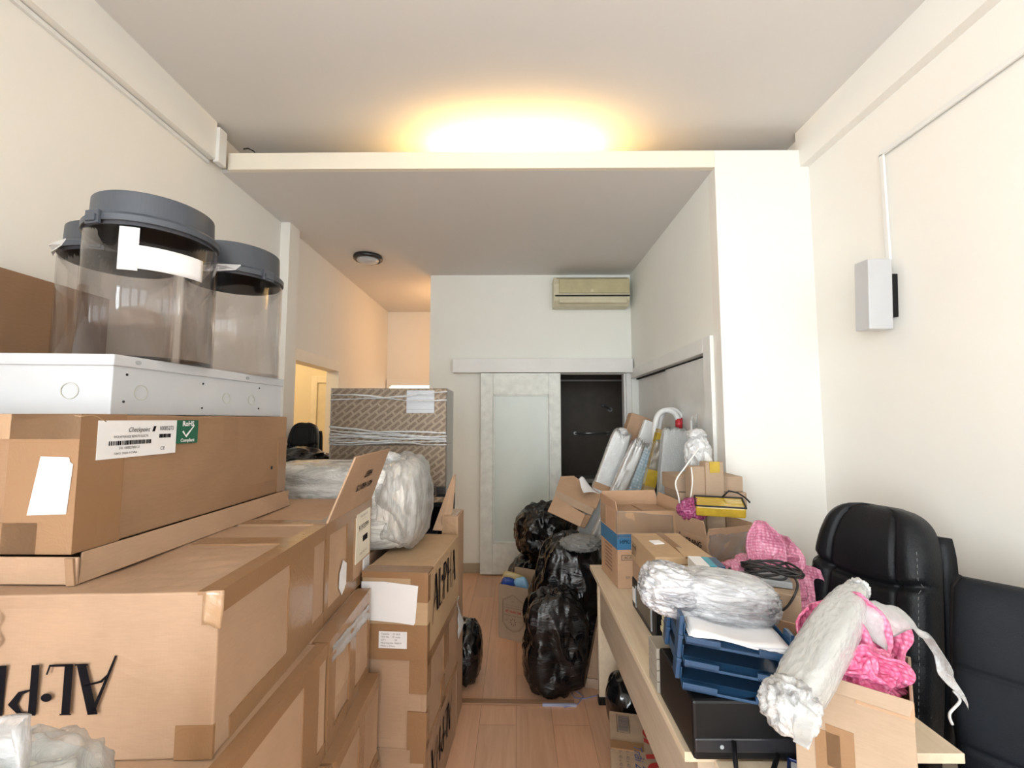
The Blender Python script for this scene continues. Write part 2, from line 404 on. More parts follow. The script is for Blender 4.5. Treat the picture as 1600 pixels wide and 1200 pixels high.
def superell(o_dim, n, p):
    return p
def blob(name, c, r, mat, parent=None, seed=0, amp=0.12, freq=2.0, power=2.0, prof=None, floor=None, rot=(0, 0, 0), sub=5, aniso=(1, 1, 1), amp2=None, ridged=True):
    """closed creased lump; c centre, r half sizes"""
    b = bmesh.new(); bmesh.ops.create_icosphere(b, subdivisions=sub, radius=1.0)
    R = (Matrix.Rotation(rot[2], 3, 'Z') @ Matrix.Rotation(rot[1], 3, 'Y') @ Matrix.Rotation(rot[0], 3, 'X'))
    off = Vector((seed * 3.7, seed * 1.9, seed * 5.3)); amp2 = amp * 0.32 if amp2 is None else amp2
    for v in b.verts:
        d = v.co.normalized()
        k = (abs(d.x) ** power + abs(d.y) ** power + abs(d.z) ** power) ** (-1.0 / power)
        p = d * k
        if prof: s_ = prof(p.z, math.atan2(p.y, p.x)); p = Vector((p.x * s_, p.y * s_, p.z))
        q = Vector((d.x * aniso[0], d.y * aniso[1], d.z * aniso[2]))
        n1 = noise.noise(q * freq + off); n2 = noise.noise(q * freq * 2.3 + off * 2); n3 = noise.noise(q * freq * 5.1 + off * 3)
        if ridged: disp = amp * (0.35 - abs(n1) * 1.6) + amp2 * (0.3 - abs(n2) * 1.6) + amp2 * 0.12 * n3
        else: disp = amp * n1 + amp2 * n2
        p = p + d * disp
        p = Vector((p.x * r[0], p.y * r[1], p.z * r[2]))
        p = R @ p
        if floor is not None and p.z < floor: p.z = floor + (p.z - floor) * 0.02
        v.co = p
    me = bpy.data.meshes.new(name); b.to_mesh(me); b.free()
    return link(name, me, mat, parent, Matrix.Translation(c), smooth=True)
def sheet(name, f, nu, nv, mat, parent=None, M=None, th=0.002, seed=0, amp=0.0, freq=6):
    """curved sheet f(u,v)->Vector with real thickness"""
    b = bmesh.new(); g = []
    for i in range(nu + 1):
        row = []
        for j in range(nv + 1):
            p = f(i / nu, j / nv)
            if amp: p = p + Vector((noise.noise(p * freq + Vector((seed, 0, 0))), noise.noise(p * freq + Vector((0, seed + 9, 0))), noise.noise(p * freq + Vector((0, 0, seed + 5))))) * amp
            row.append(b.verts.new(p))
        g.append(row)
    for i in range(nu):
        for j in range(nv): b.faces.new([g[i][j], g[i + 1][j], g[i + 1][j + 1], g[i][j + 1]])
    me = bpy.data.meshes.new(name); b.to_mesh(me); b.free()
    return link(name, me, mat, parent, M, smooth=True, solid=th)

# ------------------------------------------------------------------ cartons
def face_m(face, w, d, h):
    o, u, v, n = {'F': ((-w / 2, -d / 2, 0), (1, 0, 0), (0, 0, 1), (0, -1, 0)), 'R': ((w / 2, -d / 2, 0), (0, 1, 0), (0, 0, 1), (1, 0, 0)),
                  'L': ((-w / 2, d / 2, 0), (0, -1, 0), (0, 0, 1), (-1, 0, 0)), 'T': ((-w / 2, -d / 2, h), (1, 0, 0), (0, 1, 0), (0, 0, 1))}[face]
    return Matrix(((u[0], v[0], n[0], o[0]), (u[1], v[1], n[1], o[1]), (u[2], v[2], n[2], o[2]), (0, 0, 0, 1)))
def fdim(face, w, d, h): return {'F': (w, h), 'R': (d, h), 'L': (d, h), 'T': (w, d)}[face]
def body_mesh(w, d, h, seed, dent=0.004, cuts=10):
    b = bmesh.new(); bmesh.ops.create_cube(b, size=1.0)
    bmesh.ops.subdivide_edges(b, edges=b.edges[:], cuts=cuts, use_grid_fill=True)
    for v in b.verts:
        x, y, z = v.co
        e = sum(1 for q in (x, y, z) if abs(abs(q) - 0.5) < 1e-4)
        p = Vector((x * w, y * d, (z + 0.5) * h))
        k = dent * (1.0 if e == 1 else 0.45)
        n1 = noise.noise(p * 4.5 + Vector((seed * 2.1, seed, 3)))
        nr = Vector((x if abs(x) > .499 else 0, y if abs(y) > .499 else 0, z if z > .499 else 0))
        if nr.length: p = p + nr.normalized() * (-abs(n1) * k * 1.6)
        v.co = p
    me = bpy.data.meshes.new('body'); b.to_mesh(me); b.free(); return me
def strip(o, w, d, h, segs, mat=None, name='tape', off=0.0012):
    g = G()
    for face, u0, u1, v0, v1 in segs:
        M = face_m(face, w, d, h); a, b_ = fdim(face, w, d, h)
        g.box(u0 * a - (0.001 if u0 <= 0 else 0), u1 * a + (0.001 if u1 >= 1 else 0), v0 * b_ - 0.0, v1 * b_ + (0.001 if v1 >= 1 else 0), -0.006, off, M)
    return g.build(name, mat or M_tape, o)
def label_on(o, w, d, h, face, u0, u1, v0, v1, mat=None, name='label_sticker', off=0.0024, rot=0):
    M = face_m(face, w, d, h); a, b_ = fdim(face, w, d, h)
    cu, cv = (u0 + u1) / 2 * a, (v0 + v1) / 2 * b_; W_, H_ = (u1 - u0) * a, (v1 - v0) * b_
    m = M @ Matrix.Translation((cu, cv, off)) @ Matrix.Rotation(RAD(rot), 4, 'Z')
    return G().box(-W_ / 2, W_ / 2, -H_ / 2, H_ / 2, -0.008, 0.0).build(name, mat or M_paper, o, m), W_, H_
def fm(w, d, h, face, u, v, rot=0, off=0.0022):
    M = face_m(face, w, d, h); a, b_ = fdim(face, w, d, h)
    return M @ Matrix.Translation((u * a, v * b_, off)) @ Matrix.Rotation(RAD(rot), 4, 'Z')
def barcode(parent, M, w, h, seed=1, mat=None, name='barcode'):
    g = G(); r = random.Random(seed); x = 0
    while x < w - 0.0005:
        t = r.choice((1, 1, 2, 3)) * w / 90
        g.box(x - w / 2, min(x + t, w) - w / 2, -h / 2, h / 2, 0, 0.0003); x += t + r.choice((1, 1, 2)) * w / 90
    return g.build(name, mat or M_ink, parent, M)
def carton(label, nr, z, w, d, h, rz=0, mat=None, group=None, cat='carton', name='carton', tapes=(), seed=1, dent=0.004):
    """nr = near right bottom corner in the room"""
    c = Vector((nr[0], nr[1], 0)) + Matrix.Rotation(RAD(rz), 3, 'Z') @ Vector((-w / 2, d / 2, 0))
    r = root(name, TR(c.x, c.y, z, rz), label, cat, group)
    link('body', body_mesh(w, d, h, seed, dent), mat or M_card, r, bevel=0.004, seg=2)
    for t in tapes:
        if isinstance(t, dict): strip(r, w, d, h, t['s'], t.get('m'))
        else: strip(r, w, d, h, [t])
    return r
def open_carton(label, nr, z, w, d, h, rz=0, mat=None, group=None, flaps=(), t=0.005, cat='carton', name='open_carton', seed=1, bands=None):
    """flaps: (side, length, angle from straight up, outward positive)"""
    c = Vector((nr[0], nr[1], 0)) + Matrix.Rotation(RAD(rz), 3, 'Z') @ Vector((-w / 2, d / 2, 0))
    r = root(name, TR(c.x, c.y, z, rz), label, cat, group); mat = mat or M_card
    a, b_ = w / 2, d / 2
    g = G(); g.box(-a, a, -b_, -b_ + t, 0, h).box(-a, a, b_ - t, b_, 0, h).box(-a, -a + t, -b_ + t, b_ - t, 0, h).box(a - t, a, -b_ + t, b_ - t, 0, h).box(-a + t, a - t, -b_ + t, b_ - t, 0, t)
    g.build('body', mat, r, bevel=0.0015)
    for fl in flaps:
        side, L, ang = fl[:3]
        k = RAD(ang)
        if side in 'FB':
            sgn = -1 if side == 'F' else 1; half = a
            m = Matrix.Translation((0, sgn * (b_ - t / 2), h)) @ Matrix.Rotation(-sgn * k, 4, 'X')
        else:
            sgn = 1 if side == 'R' else -1; half = b_
            m = Matrix.Translation((sgn * (a - t / 2), 0, h)) @ Matrix.Rotation(sgn * k, 4, 'Y') @ Matrix.Rotation(math.pi / 2, 4, 'Z')
        g = G(); n = 8
        pts = [(-half, 0), (half, 0), (half * 0.97, L * 0.6), (half * 0.93, L), (-half * 0.95, L * 0.97), (-half * 0.98, L * 0.5)]
        g.poly([(p[0], t / 2, p[1]) for p in pts], t * 0.8, (0, 1, 0))
        g.build('flap', mat, r, m, bevel=0.001)
    return r

def alpha_logo(parent, M, H, name='printed_logo', mat=None, sx=1.0):
    """tall condensed capitals A L P H A with thick and thin strokes and a dot in the P"""
    g = G(); M = M @ Matrix.Diagonal((H * sx, H, H, 1))
    g.stroke([(0.0, -0.16), (0.05, 0.05), (0.30, 0.98)], [0.03, 0.04, 0.06], M)
    g.stroke([(0.22, 1.0), (0.30, 1.0), (0.52, 0.02)], [0.02, 0.15, 0.14], M)
    g.stroke([(0.10, 0.22), (0.20, 0.36), (0.46, 0.44)], [0.03, 0.05, 0.03], M)
    g.stroke([(0.42, 0.015), (0.62, 0.015)], 0.035, M)
    g.stroke([(0.62, 1.0), (0.80, 1.0)], 0.03, M)
    g.stroke([(0.71, 1.0), (0.71, 0.0)], 0.13, M)
    g.stroke([(0.66, 0.02), (1.0, 0.02), (1.04, 0.20)], [0.05, 0.05, 0.03], M)
    g.stroke([(1.22, 0.98), (1.22, 0.0)], 0.12, M)
    g.stroke([(1.16, 0.99), (1.40, 0.96), (1.52, 0.78), (1.42, 0.56), (1.26, 0.50)], [0.04, 0.08, 0.15, 0.08, 0.03], M)
    n = 16
    for cx, cy, rr in ((1.02, 0.66, 0.085),):
        g.b.faces.new([g.b.verts.new(M @ Vector((cx + rr * math.cos(2 * math.pi * i / n), cy + rr * math.sin(2 * math.pi * i / n), 0))) for i in range(n)])
    g.stroke([(1.72, 1.0), (1.72, 0.0)], 0.12, M); g.stroke([(2.10, 1.05), (2.10, 0.0)], 0.06, M); g.stroke([(1.72, 0.52), (2.10, 0.56)], 0.04, M)
    g.stroke([(2.26, -0.05), (2.50, 0.98)], [0.03, 0.05], M); g.stroke([(2.42, 1.0), (2.50, 1.0), (2.72, 0.02)], [0.02, 0.14, 0.13], M)
    g.stroke([(2.32, 0.30), (2.66, 0.42)], [0.03, 0.04], M)
    return g.build(name, mat or M_ink, parent, norm=False)

# ================================================================== THE ROOM
struct(G().box(-5, 2.6, REAR - 1.0, 8.6, -0.1, 0.0).build('floor', M_floor))
struct(G().box(-5, 2.6, REAR - 0.1, 6.6, CEIL, CEIL + 0.1).build('ceiling', M_ceil))
g = G(); g.box(XL - .1, XL, REAR, -3.2, 0, CEIL).box(XL - .1, XL, -3.2, -1.5, 0, .6).box(XL - .1, XL, -3.2, -1.5, 2.9, CEIL).box(XL - .1, XL, -1.5, 3.77, 0, CEIL).box(XL - .1, XL, 3.77, 4.73, 2.13, CEIL).box(XL - .1, XL, 4.73, 6.55, 0, CEIL)
struct(g.build('wall_left', M_wall))
struct(G().box(XR, XR + .1, REAR, 6.65, 0, CEIL).build('wall_right', M_wall))
g = G(); g.box(XP, XR, YF, YF + .1, 0, 3.31)
struct(g.build('wall_front', M_wall))
g = G(); g.box(XP, XP + .12, YF + .1, 2.945, 0, SOF).box(XP, XP + .12, 2.945, YB, 2.06, SOF).box(XP + .1, XP + .12, 2.945, YB, 0, 2.06)
struct(g.build('wall_partition', M_walls))
# back wall of the recess with the doorway of the dark washroom
g = G(); g.box(-0.942, 0.20, YB, YB + .1, 0, SOF).box(0.20, 1.20, YB, YB + .1, 2.10, SOF).box(1.20, XP + .12, YB, YB + .1, 0, SOF)
struct(g.build('wall_back', M_walls))
# shelf slab over the recess, with the upstand lip in front that hides the lamps
g = G(); g.box(XL, XR, YF + .035, 6.55, SOF, SOF + .02)
struct(g.build('ceiling_recess', M_ceil))
struct(G().box(XL + .06, XP + .001, YF, YF + .035, SOF, 3.31).build('trim_1', plain('fascia_paint', (0.86, 0.80, 0.68), 0.6, var=0.01)))
# cornice boxes along both walls
struct(G().box(XL, XL + .055, REAR, 2.62, SOF, CEIL).build('trim_2', M_wall))
struct(G().box(XR - .055, XR, REAR, 2.76, SOF, CEIL).build('trim_3', M_wall))
struct(G().box(XL + .04, XL + .075, 2.62, 2.69, SOF - 0.012, CEIL - 0.03).box(XL + .02, XL + .045, 2.64, 2.66, SOF + .05, CEIL - .05).build('trim_4', M_white, bevel=0.002))
# cable channel under the left cornice and up to the wall lamp on the right
struct(G().box(XL, XL + .018, REAR, 2.62, SOF - .024, SOF - .004).build('trim_5', M_white, bevel=0.002))
# pilaster
struct(G().box(XL, XL + .075, 3.50, 3.66, 0, SOF).build('trim_6', M_wall))
# rear wall with windows (behind the photographer)
g = G(); xs = [XL - .1] + [q for a in WIN for q in a] + [XR + .1]
g.box(XL - .1, XR + .1, REAR - .12, REAR, 0, WZ0).box(XL - .1, XR + .1, REAR - .12, REAR, WZ1, CEIL)
for i in range(0, len(xs), 2): g.box(xs[i], xs[i + 1], REAR - .12, REAR, WZ0, WZ1)
struct(g.build('wall_rear', M_wall))
for k, (a, b) in enumerate(WIN):
    wr = bpy.data.objects.new('window_%d' % (k + 1), None); COL.objects.link(wr); wr.location = ((a + b) / 2, REAR - .05, WZ0); struct(wr)
    w2 = (b - a) / 2; hh = WZ1 - WZ0
    G().box(-w2, -w2 + .05, -.04, .04, 0, hh).box(w2 - .05, w2, -.04, .04, 0, hh).box(-w2, w2, -.04, .04, 0, .05).box(-w2, w2, -.04, .04, hh - .05, hh).build('window_frame', M_white, wr)
    g = G()
    for i in range(1, 3): g.box(-w2 + i * (2 * w2) / 3 - .014, -w2 + i * (2 * w2) / 3 + .014, -.015, .015, 0, hh)
    for i in range(1, 5): g.box(-w2, w2, -.014, .014, i * hh / 5 - .012, i * hh / 5 + .012)
    g.build('glazing_bars', M_white, wr)

M_casing = plain('casing_paint', (0.86, 0.83, 0.76), 0.4, var=0.02)
wr = bpy.data.objects.new('window_4', None); COL.objects.link(wr); wr.location = (XL - .05, -2.35, .6); struct(wr)
G().box(-.04, .04, -.85, -.80, 0, 2.3).box(-.04, .04, .80, .85, 0, 2.3).box(-.04, .04, -.85, .85, 0, .05).box(-.04, .04, -.85, .85, 2.25, 2.3).build('window_frame', M_white, wr)
g = G()
for i in range(1, 4): g.box(-.015, .015, -.85 + i * .425 - .014, -.85 + i * .425 + .014, 0, 2.3)
for i in range(1, 4): g.box(-.014, .014, -.85, .85, i * .575 - .012, i * .575 + .012)
g.build('glazing_bars', M_white, wr)
# left door casing
g = G(); X0 = XL
g.box(X0 - .112, X0 + .022, 3.68, 3.785, 0, 2.22).box(X0 - .112, X0 + .022, 4.715, 4.84, 0, 2.22).box(X0 - .112, X0 + .022, 3.785, 4.715, 2.115, 2.22)
struct(g.build('trim_7', M_casing, bevel=0.003))
# side room seen through the left doorway
M_wwarm = plain('side_room_paint', (0.80, 0.72, 0.55), 0.8, var=0.015)
g = G(); g.box(-4.6, XL - .1, 5.30, 5.40, 0, CEIL)
struct(g.build('wall_side_room_far', M_wwarm))
struct(G().box(-4.7, -4.6, 2.9, 5.4, 0, CEIL).build('wall_side_room_left', M_wwarm))
struct(G().box(-4.6, XL - .1, 2.8, 2.9, 0, CEIL).build('wall_side_room_near', M_wwarm))
d2 = bpy.data.objects.new('door_2', None); COL.objects.link(d2); d2.location = (-2.42, 5.30, 0); struct(d2)
G().box(0, .07, -.04, -.001, 0, 2.12).box(.07, .42, -.04, -.001, 2.04, 2.12).build('door_frame', plain('cream_gloss', (0.85, 0.78, 0.62), 0.4), d2, bevel=0.003)
G().box(.07, .42, -.02, -.001, 0, 2.04).build('door_panel', plain('cream_gloss2', (0.78, 0.70, 0.52), 0.4), d2, bevel=0.003)
G().box(.35, .37, -.05, -.02, 0.98, 1.14).build('door_handle', M_steel, d2, bevel=0.003)
# passage behind
struct(G().box(XL, -1.86, 6.55, 6.65, 0, SOF).box(-1.86, -1.0, 6.55, 6.65, 2.12, SOF).box(-1.0, 0.1, 6.55, 6.65, 0, SOF).box(XL - .1, XR + .1, 6.56, 6.66, SOF, CEIL).build('wall_passage_end', M_wall))
struct(G().box(0.06, 0.12, YB + .1, 6.55, 0, SOF).build('wall_passage_right', M_wall))
struct(G().box(-1.89, -1.85, 6.50, 6.66, 0, 2.11).box(-1.01, -.93, 6.50, 6.66, 0, 2.19).box(-1.89, -1.01, 6.50, 6.66, 2.11, 2.19).build('trim_8', M_wall, bevel=0.003))
struct(G().box(-3.2, 0.5, 8.4, 8.5, 0, CEIL).box(-3.3, -3.2, 6.6, 8.5, 0, CEIL).box(.5, .6, 6.6, 8.5, 0, CEIL).box(-3.3, .6, 6.6, 8.5, 2.9, 3.0).build('wall_far_room', M_wall))
# washroom
struct(G().box(0.12, 0.14, YB + .1, 6.2, 0, 2.5).box(1.5, 1.52, YB + .1, 6.2, 0, 2.5).box(.12, 1.52, 6.2, 6.22, 0, 2.5).box(.12, 1.52, YB + .1, 6.22, 2.5, 2.52).build('wall_washroom', M_bath))
# closet front in the recess: casing and two flush white panels
g = G(); g.box(XP - .022, XP + .13, 2.84, 2.955, 0, 2.145).box(XP - .022, XP + .05, 2.955, YB - .001, 2.048, 2.145)
struct(g.build('trim_9', M_white, bevel=0.003))
d3 = bpy.data.objects.new('door_3', None); COL.objects.link(d3); d3.location = (XP + .05, 2.95, 0); struct(d3)
G().box(-.012, .012, 0, .93, 0, 2.035).build('door_panel', M_white, d3)
G().box(.014, .036, .93, 1.88, 0, 2.035).build('door_panel', M_white, d3)
G().box(-.01, .015, 0, 1.88, 2.036, 2.047).build('door_track', M_dark, d3)
# sliding door
struct(G().box(-0.677, 1.245, YB - .11, YB, 2.105, 2.255).build('trim_10', M_white, bevel=0.004))
struct(G().box(1.19, 1.245, YB - .03, YB + .1, 0, 2.105).box(1.17, 1.19, YB, YB + .1, 0, 2.1).build('trim_11', M_white, bevel=0.003))
d1 = bpy.data.objects.new('door_1', None); COL.objects.link(d1); d1.location = (-0.374, YB - .07, 0.012); struct(d1)
G().box(0, .13, -.02, .02, 0, 2.09).box(.725, .851, -.02, .02, 0, 2.09).box(.13, .725, -.02, .02, 0, .31).box(.13, .725, -.02, .02, 1.86, 2.09).build('door_frame', M_doorw, d1, bevel=0.004)
G().box(.13, .725, -.004, .004, .31, 1.86).build('door_glass', M_frost, d1)
G().box(.135, .15, -.022, -.004, .31, 1.86).box(.705, .72, -.022, -.004, .31, 1.86).box(.13, .725, -.022, -.004, .31, .325).box(.13, .725, -.022, -.004, 1.845, 1.86).build('glazing_bead', M_doorw, d1, bevel=0.002)
G().box(.795, .825, -.027, -.018, .93, 1.06).box(.803, .817, -.033, -.026, .96, 1.03).build('door_handle', M_white_pl, d1, bevel=0.003)
struct(G().box(-0.942, -0.38, YB - .014, YB, 0, .10).box(-.39, 1.17, YB - .012, YB, 0, .06).build('baseboard_back', M_skirt, bevel=0.003))
struct(G().box(XL, XL + .014, REAR, 3.5, 0, .10).box(XL, XL + .014, 4.84, 6.5, 0, .1).build('baseboard_left', M_skirt))
struct(G().box(XR - .014, XR, REAR, YF, 0, .10).build('baseboard_right', M_skirt))
# washroom fittings
t = root('towel_rail', TR(.80, 6.18, 1.42), 'steel towel rail on the dark wall beyond the sliding door', 'towel rail')
G().tube([(0, -.06, 0), (.47, -.06, 0)], .010).build('bar', M_steel, t, smooth=True)
for x in (0.01, .46): G().cyl((0, 0, 0), .022, .06, 20, TR(x, 0.02, 0, 0, 90)).build('bracket', M_steel, t)
t = root('wall_hook', TR(1.30, 6.18, 1.74), 'small steel hook fitting high on the dark wall beyond the sliding door', 'hook')
G().cyl((0, 0, 0), .03, .02, 20, TR(0, 0.02, 0, 0, 90)).build('base', M_steel, t)
G().tube([(0, 0, 0), (-.02, -.05, .01), (-.09, -.08, .05), (-.14, -.08, .06)], [.01, .01, .012, .02]).build('arm', M_steel, t, smooth=True)
t = root('curtain_rod', TR(.15, 5.2, 2.06), 'thin dark rod across the top of the dark washroom', 'rod')
G().tube([(0, 0, 0), (1.34, 0, 0)], .012).build('rod', M_steel, t)
t = root('wash_basin', TR(.80, 5.95, 0.0), 'pale basin ledge low in the dark washroom', 'basin')
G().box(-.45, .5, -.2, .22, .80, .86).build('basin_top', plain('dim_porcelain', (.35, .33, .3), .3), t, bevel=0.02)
G().box(-.40, .45, -.1, .2, 0, .80).build('pedestal', M_bath, t, bevel=0.01)

t = root('black_wire', TR(-1.74, 2.80, 3.32), 'short black wire poking up at the left end of the shelf lip', 'wire')
G().tube([(-.05, 0, .06), (-.02, 0, .065), (.02, 0, .045), (.05, 0, -.0), (.055, 0, -.08)], .004, 8).build('wire', M_cable, t, smooth=True)
# ------------------------------------------------------------------ fixtures
t = root('air_conditioner', TR(.80, YB, 2.805), 'yellowed wall air conditioner under the recess ceiling', 'air conditioner')
hh = .305
G().poly([(-.40, -.02, 0), (-.40, -.16, 0), (-.40, -.215, .05), (-.40, -.225, .22), (-.40, -.20, hh), (-.40, 0, hh)], .80, (-1, 0, 0)).build('casing', M_ac2, t, bevel=0.008)
G().box(-.345, .395, -.235, -.20, .125, .275).build('front_panel', M_ac, t, bevel=0.006)
G().box(-.385, .395, -.236, -.20, .094, .104).build('air_slot', M_dark, t)
G().box(-.345, .365, -.232, -.19, .022, .088).build('louvre', M_ac2, t, bevel=0.005)
G().cyl((0, 0, 0), .016, .004, 20, TR(0, -.236, .15, 0, 90)).build('badge', M_ac2, t)
G().box(-.37, .37, -.236, -.22, .285, .290).build('top_grille', M_skirt, t)

t = root('ceiling_lamp', TR(-1.448, 4.266, SOF), 'small round ceiling lamp with a dark ring and glass bowl', 'ceiling lamp')
G().lathe([(.135, 0), (.14, -.012), (.138, -.032), (.125, -.042), (.112, -.036), (.108, -.01)], 48).build('ring', plain('dark_chrome', (.03, .028, .03), .2, .3), t, smooth=True)
G().lathe([(.112, -.030), (.10, -.050), (.07, -.068), (.03, -.078), (0.0001, -.080)], 48).build('glass_bowl', M_shade, t, smooth=True)

t = root('wall_lamp', TR(1.85, 2.185, 2.045, 0), 'white opal glass box lamp on the right wall', 'wall lamp')
m = Matrix.Rotation(RAD(3.0), 4, 'X')
G().box(-.150, -.035, -.045, .045, 0, .34, m).build('glass_shade', M_shade, t, bevel=0.004)
G().box(-.035, -.0, -.035, .035, .06, .27, m).build('back_plate', M_black, t, bevel=0.003)
t = root('cable_channel', TR(XR - .013, 2.16, 2.93), 'white cable channel running to the wall lamp', 'cable channel')
G().box(-.012, 0, -.012, .012, -.545, 0).box(-.012, 0, -3.4, .012, -.008, .016).build('channel', M_white, t, bevel=0.002)
t = root('shelf_lamp', TR(0, 2.88, SOF + .02), 'tungsten strip lamp lying behind the lip above the recess', 'lamp')
G().box(-.5, .5, -.03, .06, 0, .035).build('lamp_base', M_white, t)

# ================================================================== LEFT CARTON STACK
GL = 'big cartons stacked on the left'
H4 = .316
def tp(*a): return dict(s=list(a))
def std(seed=0):
    return [tp(('R', 0, 1, .88, 1), ('T', .955, 1, 0, 1)), tp(('R', 0, 1, 0, .13)), ('R', 0, .07, .13, .88), ('R', .72, .90, .13, .88)]
rowA = [
 ('top front big brown carton carrying the upside-down black logo, under the smaller labelled carton', (-.595, .925), 3, .72, .565, 2.6),
 ('top rear big brown carton with raised flap and number label', (-.623, 1.50), 3, .72, .49, 1.0)]
A1 = carton(rowA[0][0], rowA[0][1], 3 * H4, .72, .565, H4, 2.6, M_card2, GL, seed=3, dent=.007,
  tapes=[tp(('R', 0, 1, .86, 1), ('T', .94, 1, 0, 1), ('F', .955, 1, .80, 1)), tp(('R', .10, 1, 0, .14), ('F', .90, 1, 0, .20)), ('R', .55, .84, .14, .86), tp(('T', .60, .94, .62, .74))])
w, d, h = .72, .565, H4
alpha_logo(A1, fm(w, d, h, 'F', .732, .58, 180, .002), .093, sx=1.33)
# torn crease on the front and on a flap
G().stroke([(.0, .0), (.012, -.02), (.004, -.04), (.016, -.062), (.006, -.08)], [.002, .006, .003, .007, .002], fm(w, d, h, 'F', .40, .92, 0, .002)).build('tear', M_card3, A1, norm=False)
sheet('clear_tape', lambda u, v: Vector((w / 2 - .03 + .035 * u + .002, -d / 2 - .003 + .02 * max(0, u - .8), h - .06 * v * (1 + .25 * u) + .002)), 8, 8, M_tapel, A1, th=.0005, seed=2, amp=.004, freq=30)

B1 = carton(rowA[1][0], rowA[1][1], 3 * H4, .72, .49, H4, 1.0, M_card, GL, seed=5, dent=.006,
  tapes=[tp(('R', 0, 1, .87, 1), ('T', .94, 1, 0, 1)), tp(('R', 0, 1, 0, .12)), ('R', .40, .54, .12, .87), ('R', .0, .06, .12, .87), tp(('T', 0, .94, .02, .14))])
w, d = .72, .49
lb, lw, lh = label_on(B1, w, d, h, 'R', .60, .955, .30, .90, M_paperc)
text('9192099', .030, M_ink, lb, Matrix.Translation((0, lh * .18, .001)), sx=1.2)
barcode(lb, Matrix.Translation((lw * .12, -lh * .08, .0006)), .06, .024, 3)
for k in range(4): text('------- ---------' if k % 2 else 'MODEL SERIES UNIT', .010, M_grey_ink, lb, Matrix.Translation((0, lh * (.42 - .07 * k) if k < 2 else -lh * (.2 + .08 * k), .001)))
lb2, lw2, lh2 = label_on(B1, w, d, h, 'R', .80, .955, .06, .27, M_paper)
for k in range(5): text('Item   : 0%d' % k, .009, M_grey_ink, lb2, Matrix.Translation((0, lh2 * (.35 - .17 * k), .001)))
G().poly([fm(w, d, h, 'R', 0, 0, 0, .0035) @ Vector(p) for p in ((.125, .12, 0), (.12, .07, 0), (.15, .035, 0), (.19, .06, 0), (.19, .135, 0), (.155, .155, 0))], .001).build('torn_sticker', M_paper, B1)
# the raised flap of the rear carton
fp = [(w / 2, -d / 2 + .01, h), (w / 2, d / 2 + .0, h), (w / 2 + .075, d / 2 + .0, h + .215), (w / 2 + .075, -d / 2 + .05, h + .215)]
fl = G().poly(fp, .007).build('flap', M_card, B1, bevel=0.0015)
u = (Vector(fp[1]) - Vector(fp[0])).normalized(); vv = (Vector(fp[3]) - Vector(fp[0])); vv = (vv - u * vv.dot(u)).normalized(); nn = u.cross(vv)
mf = Matrix(((u.x, vv.x, nn.x, fp[0][0]), (u.y, vv.y, nn.y, fp[0][1]), (u.z, vv.z, nn.z, fp[0][2]), (0, 0, 0, 1)))
text('HRR7', .036, M_ink, fl, mf @ Matrix.Translation((.27, .145, .003)) @ Matrix.Rotation(math.pi, 4, 'Z'), bold=.001)
text('4056/450/175', .034, M_ink, fl, mf @ Matrix.Translation((.27, .095, .003)) @ Matrix.Rotation(math.pi, 4, 'Z'), bold=.001)

carton('second-row front big brown carton, below the one with the upside-down logo', (-.552, .855), 2 * H4, .72, .52, H4, 0.6, M_card, GL, seed=8, tapes=std(), dent=.006)
R2 = carton('second-row rear big brown carton, below the one with the number label', (-.556, 1.385), 2 * H4, .72, .425, H4, 2.0, M_card, GL, seed=9, dent=.008,
  tapes=[tp(('R', 0, 1, .86, 1), ('T', .93, 1, 0, 1)), tp(('R', 0, 1, 0, .12)), ('R', .0, .14, .12, .86), ('R', .46, .60, .12, .86), ('R', .94, 1, .12, .86)])
sheet('clear_tape', lambda u, v: Vector((.362 + .004 * math.sin(9 * u), -.19 + .38 * v, .295 - .05 * u - .03 * v)), 6, 20, M_film, R2, seed=3, amp=.006, freq=30)
carton('third-row front big brown carton of the left stack', (-.520, .80), 1 * H4, .72, .54, H4, 0.4, M_card, GL, seed=11, tapes=std(), dent=.006)
R3 = carton('third-row rear big brown carton, two below the number label', (-.520, 1.355), 1 * H4, .72, .45, H4, 1.0, M_card, GL, seed=12, dent=.007,
  tapes=[tp(('R', 0, 1, .86, 1), ('T', .93, 1, 0, 1)), tp(('R', 0, 1, 0, .12)), ('R', .0, .10, .12, .86), ('R', .50, .62, .12, .86)])
carton('bottom-row front big brown carton standing on the floor at left', (-.520, .80), 0, .72, .54, H4, 0, M_card, GL, seed=14, tapes=std())
carton('bottom-row rear big brown carton standing on the floor at left', (-.520, 1.355), 0, .72, .45, H4, 0, M_card, GL, seed=15, tapes=std())

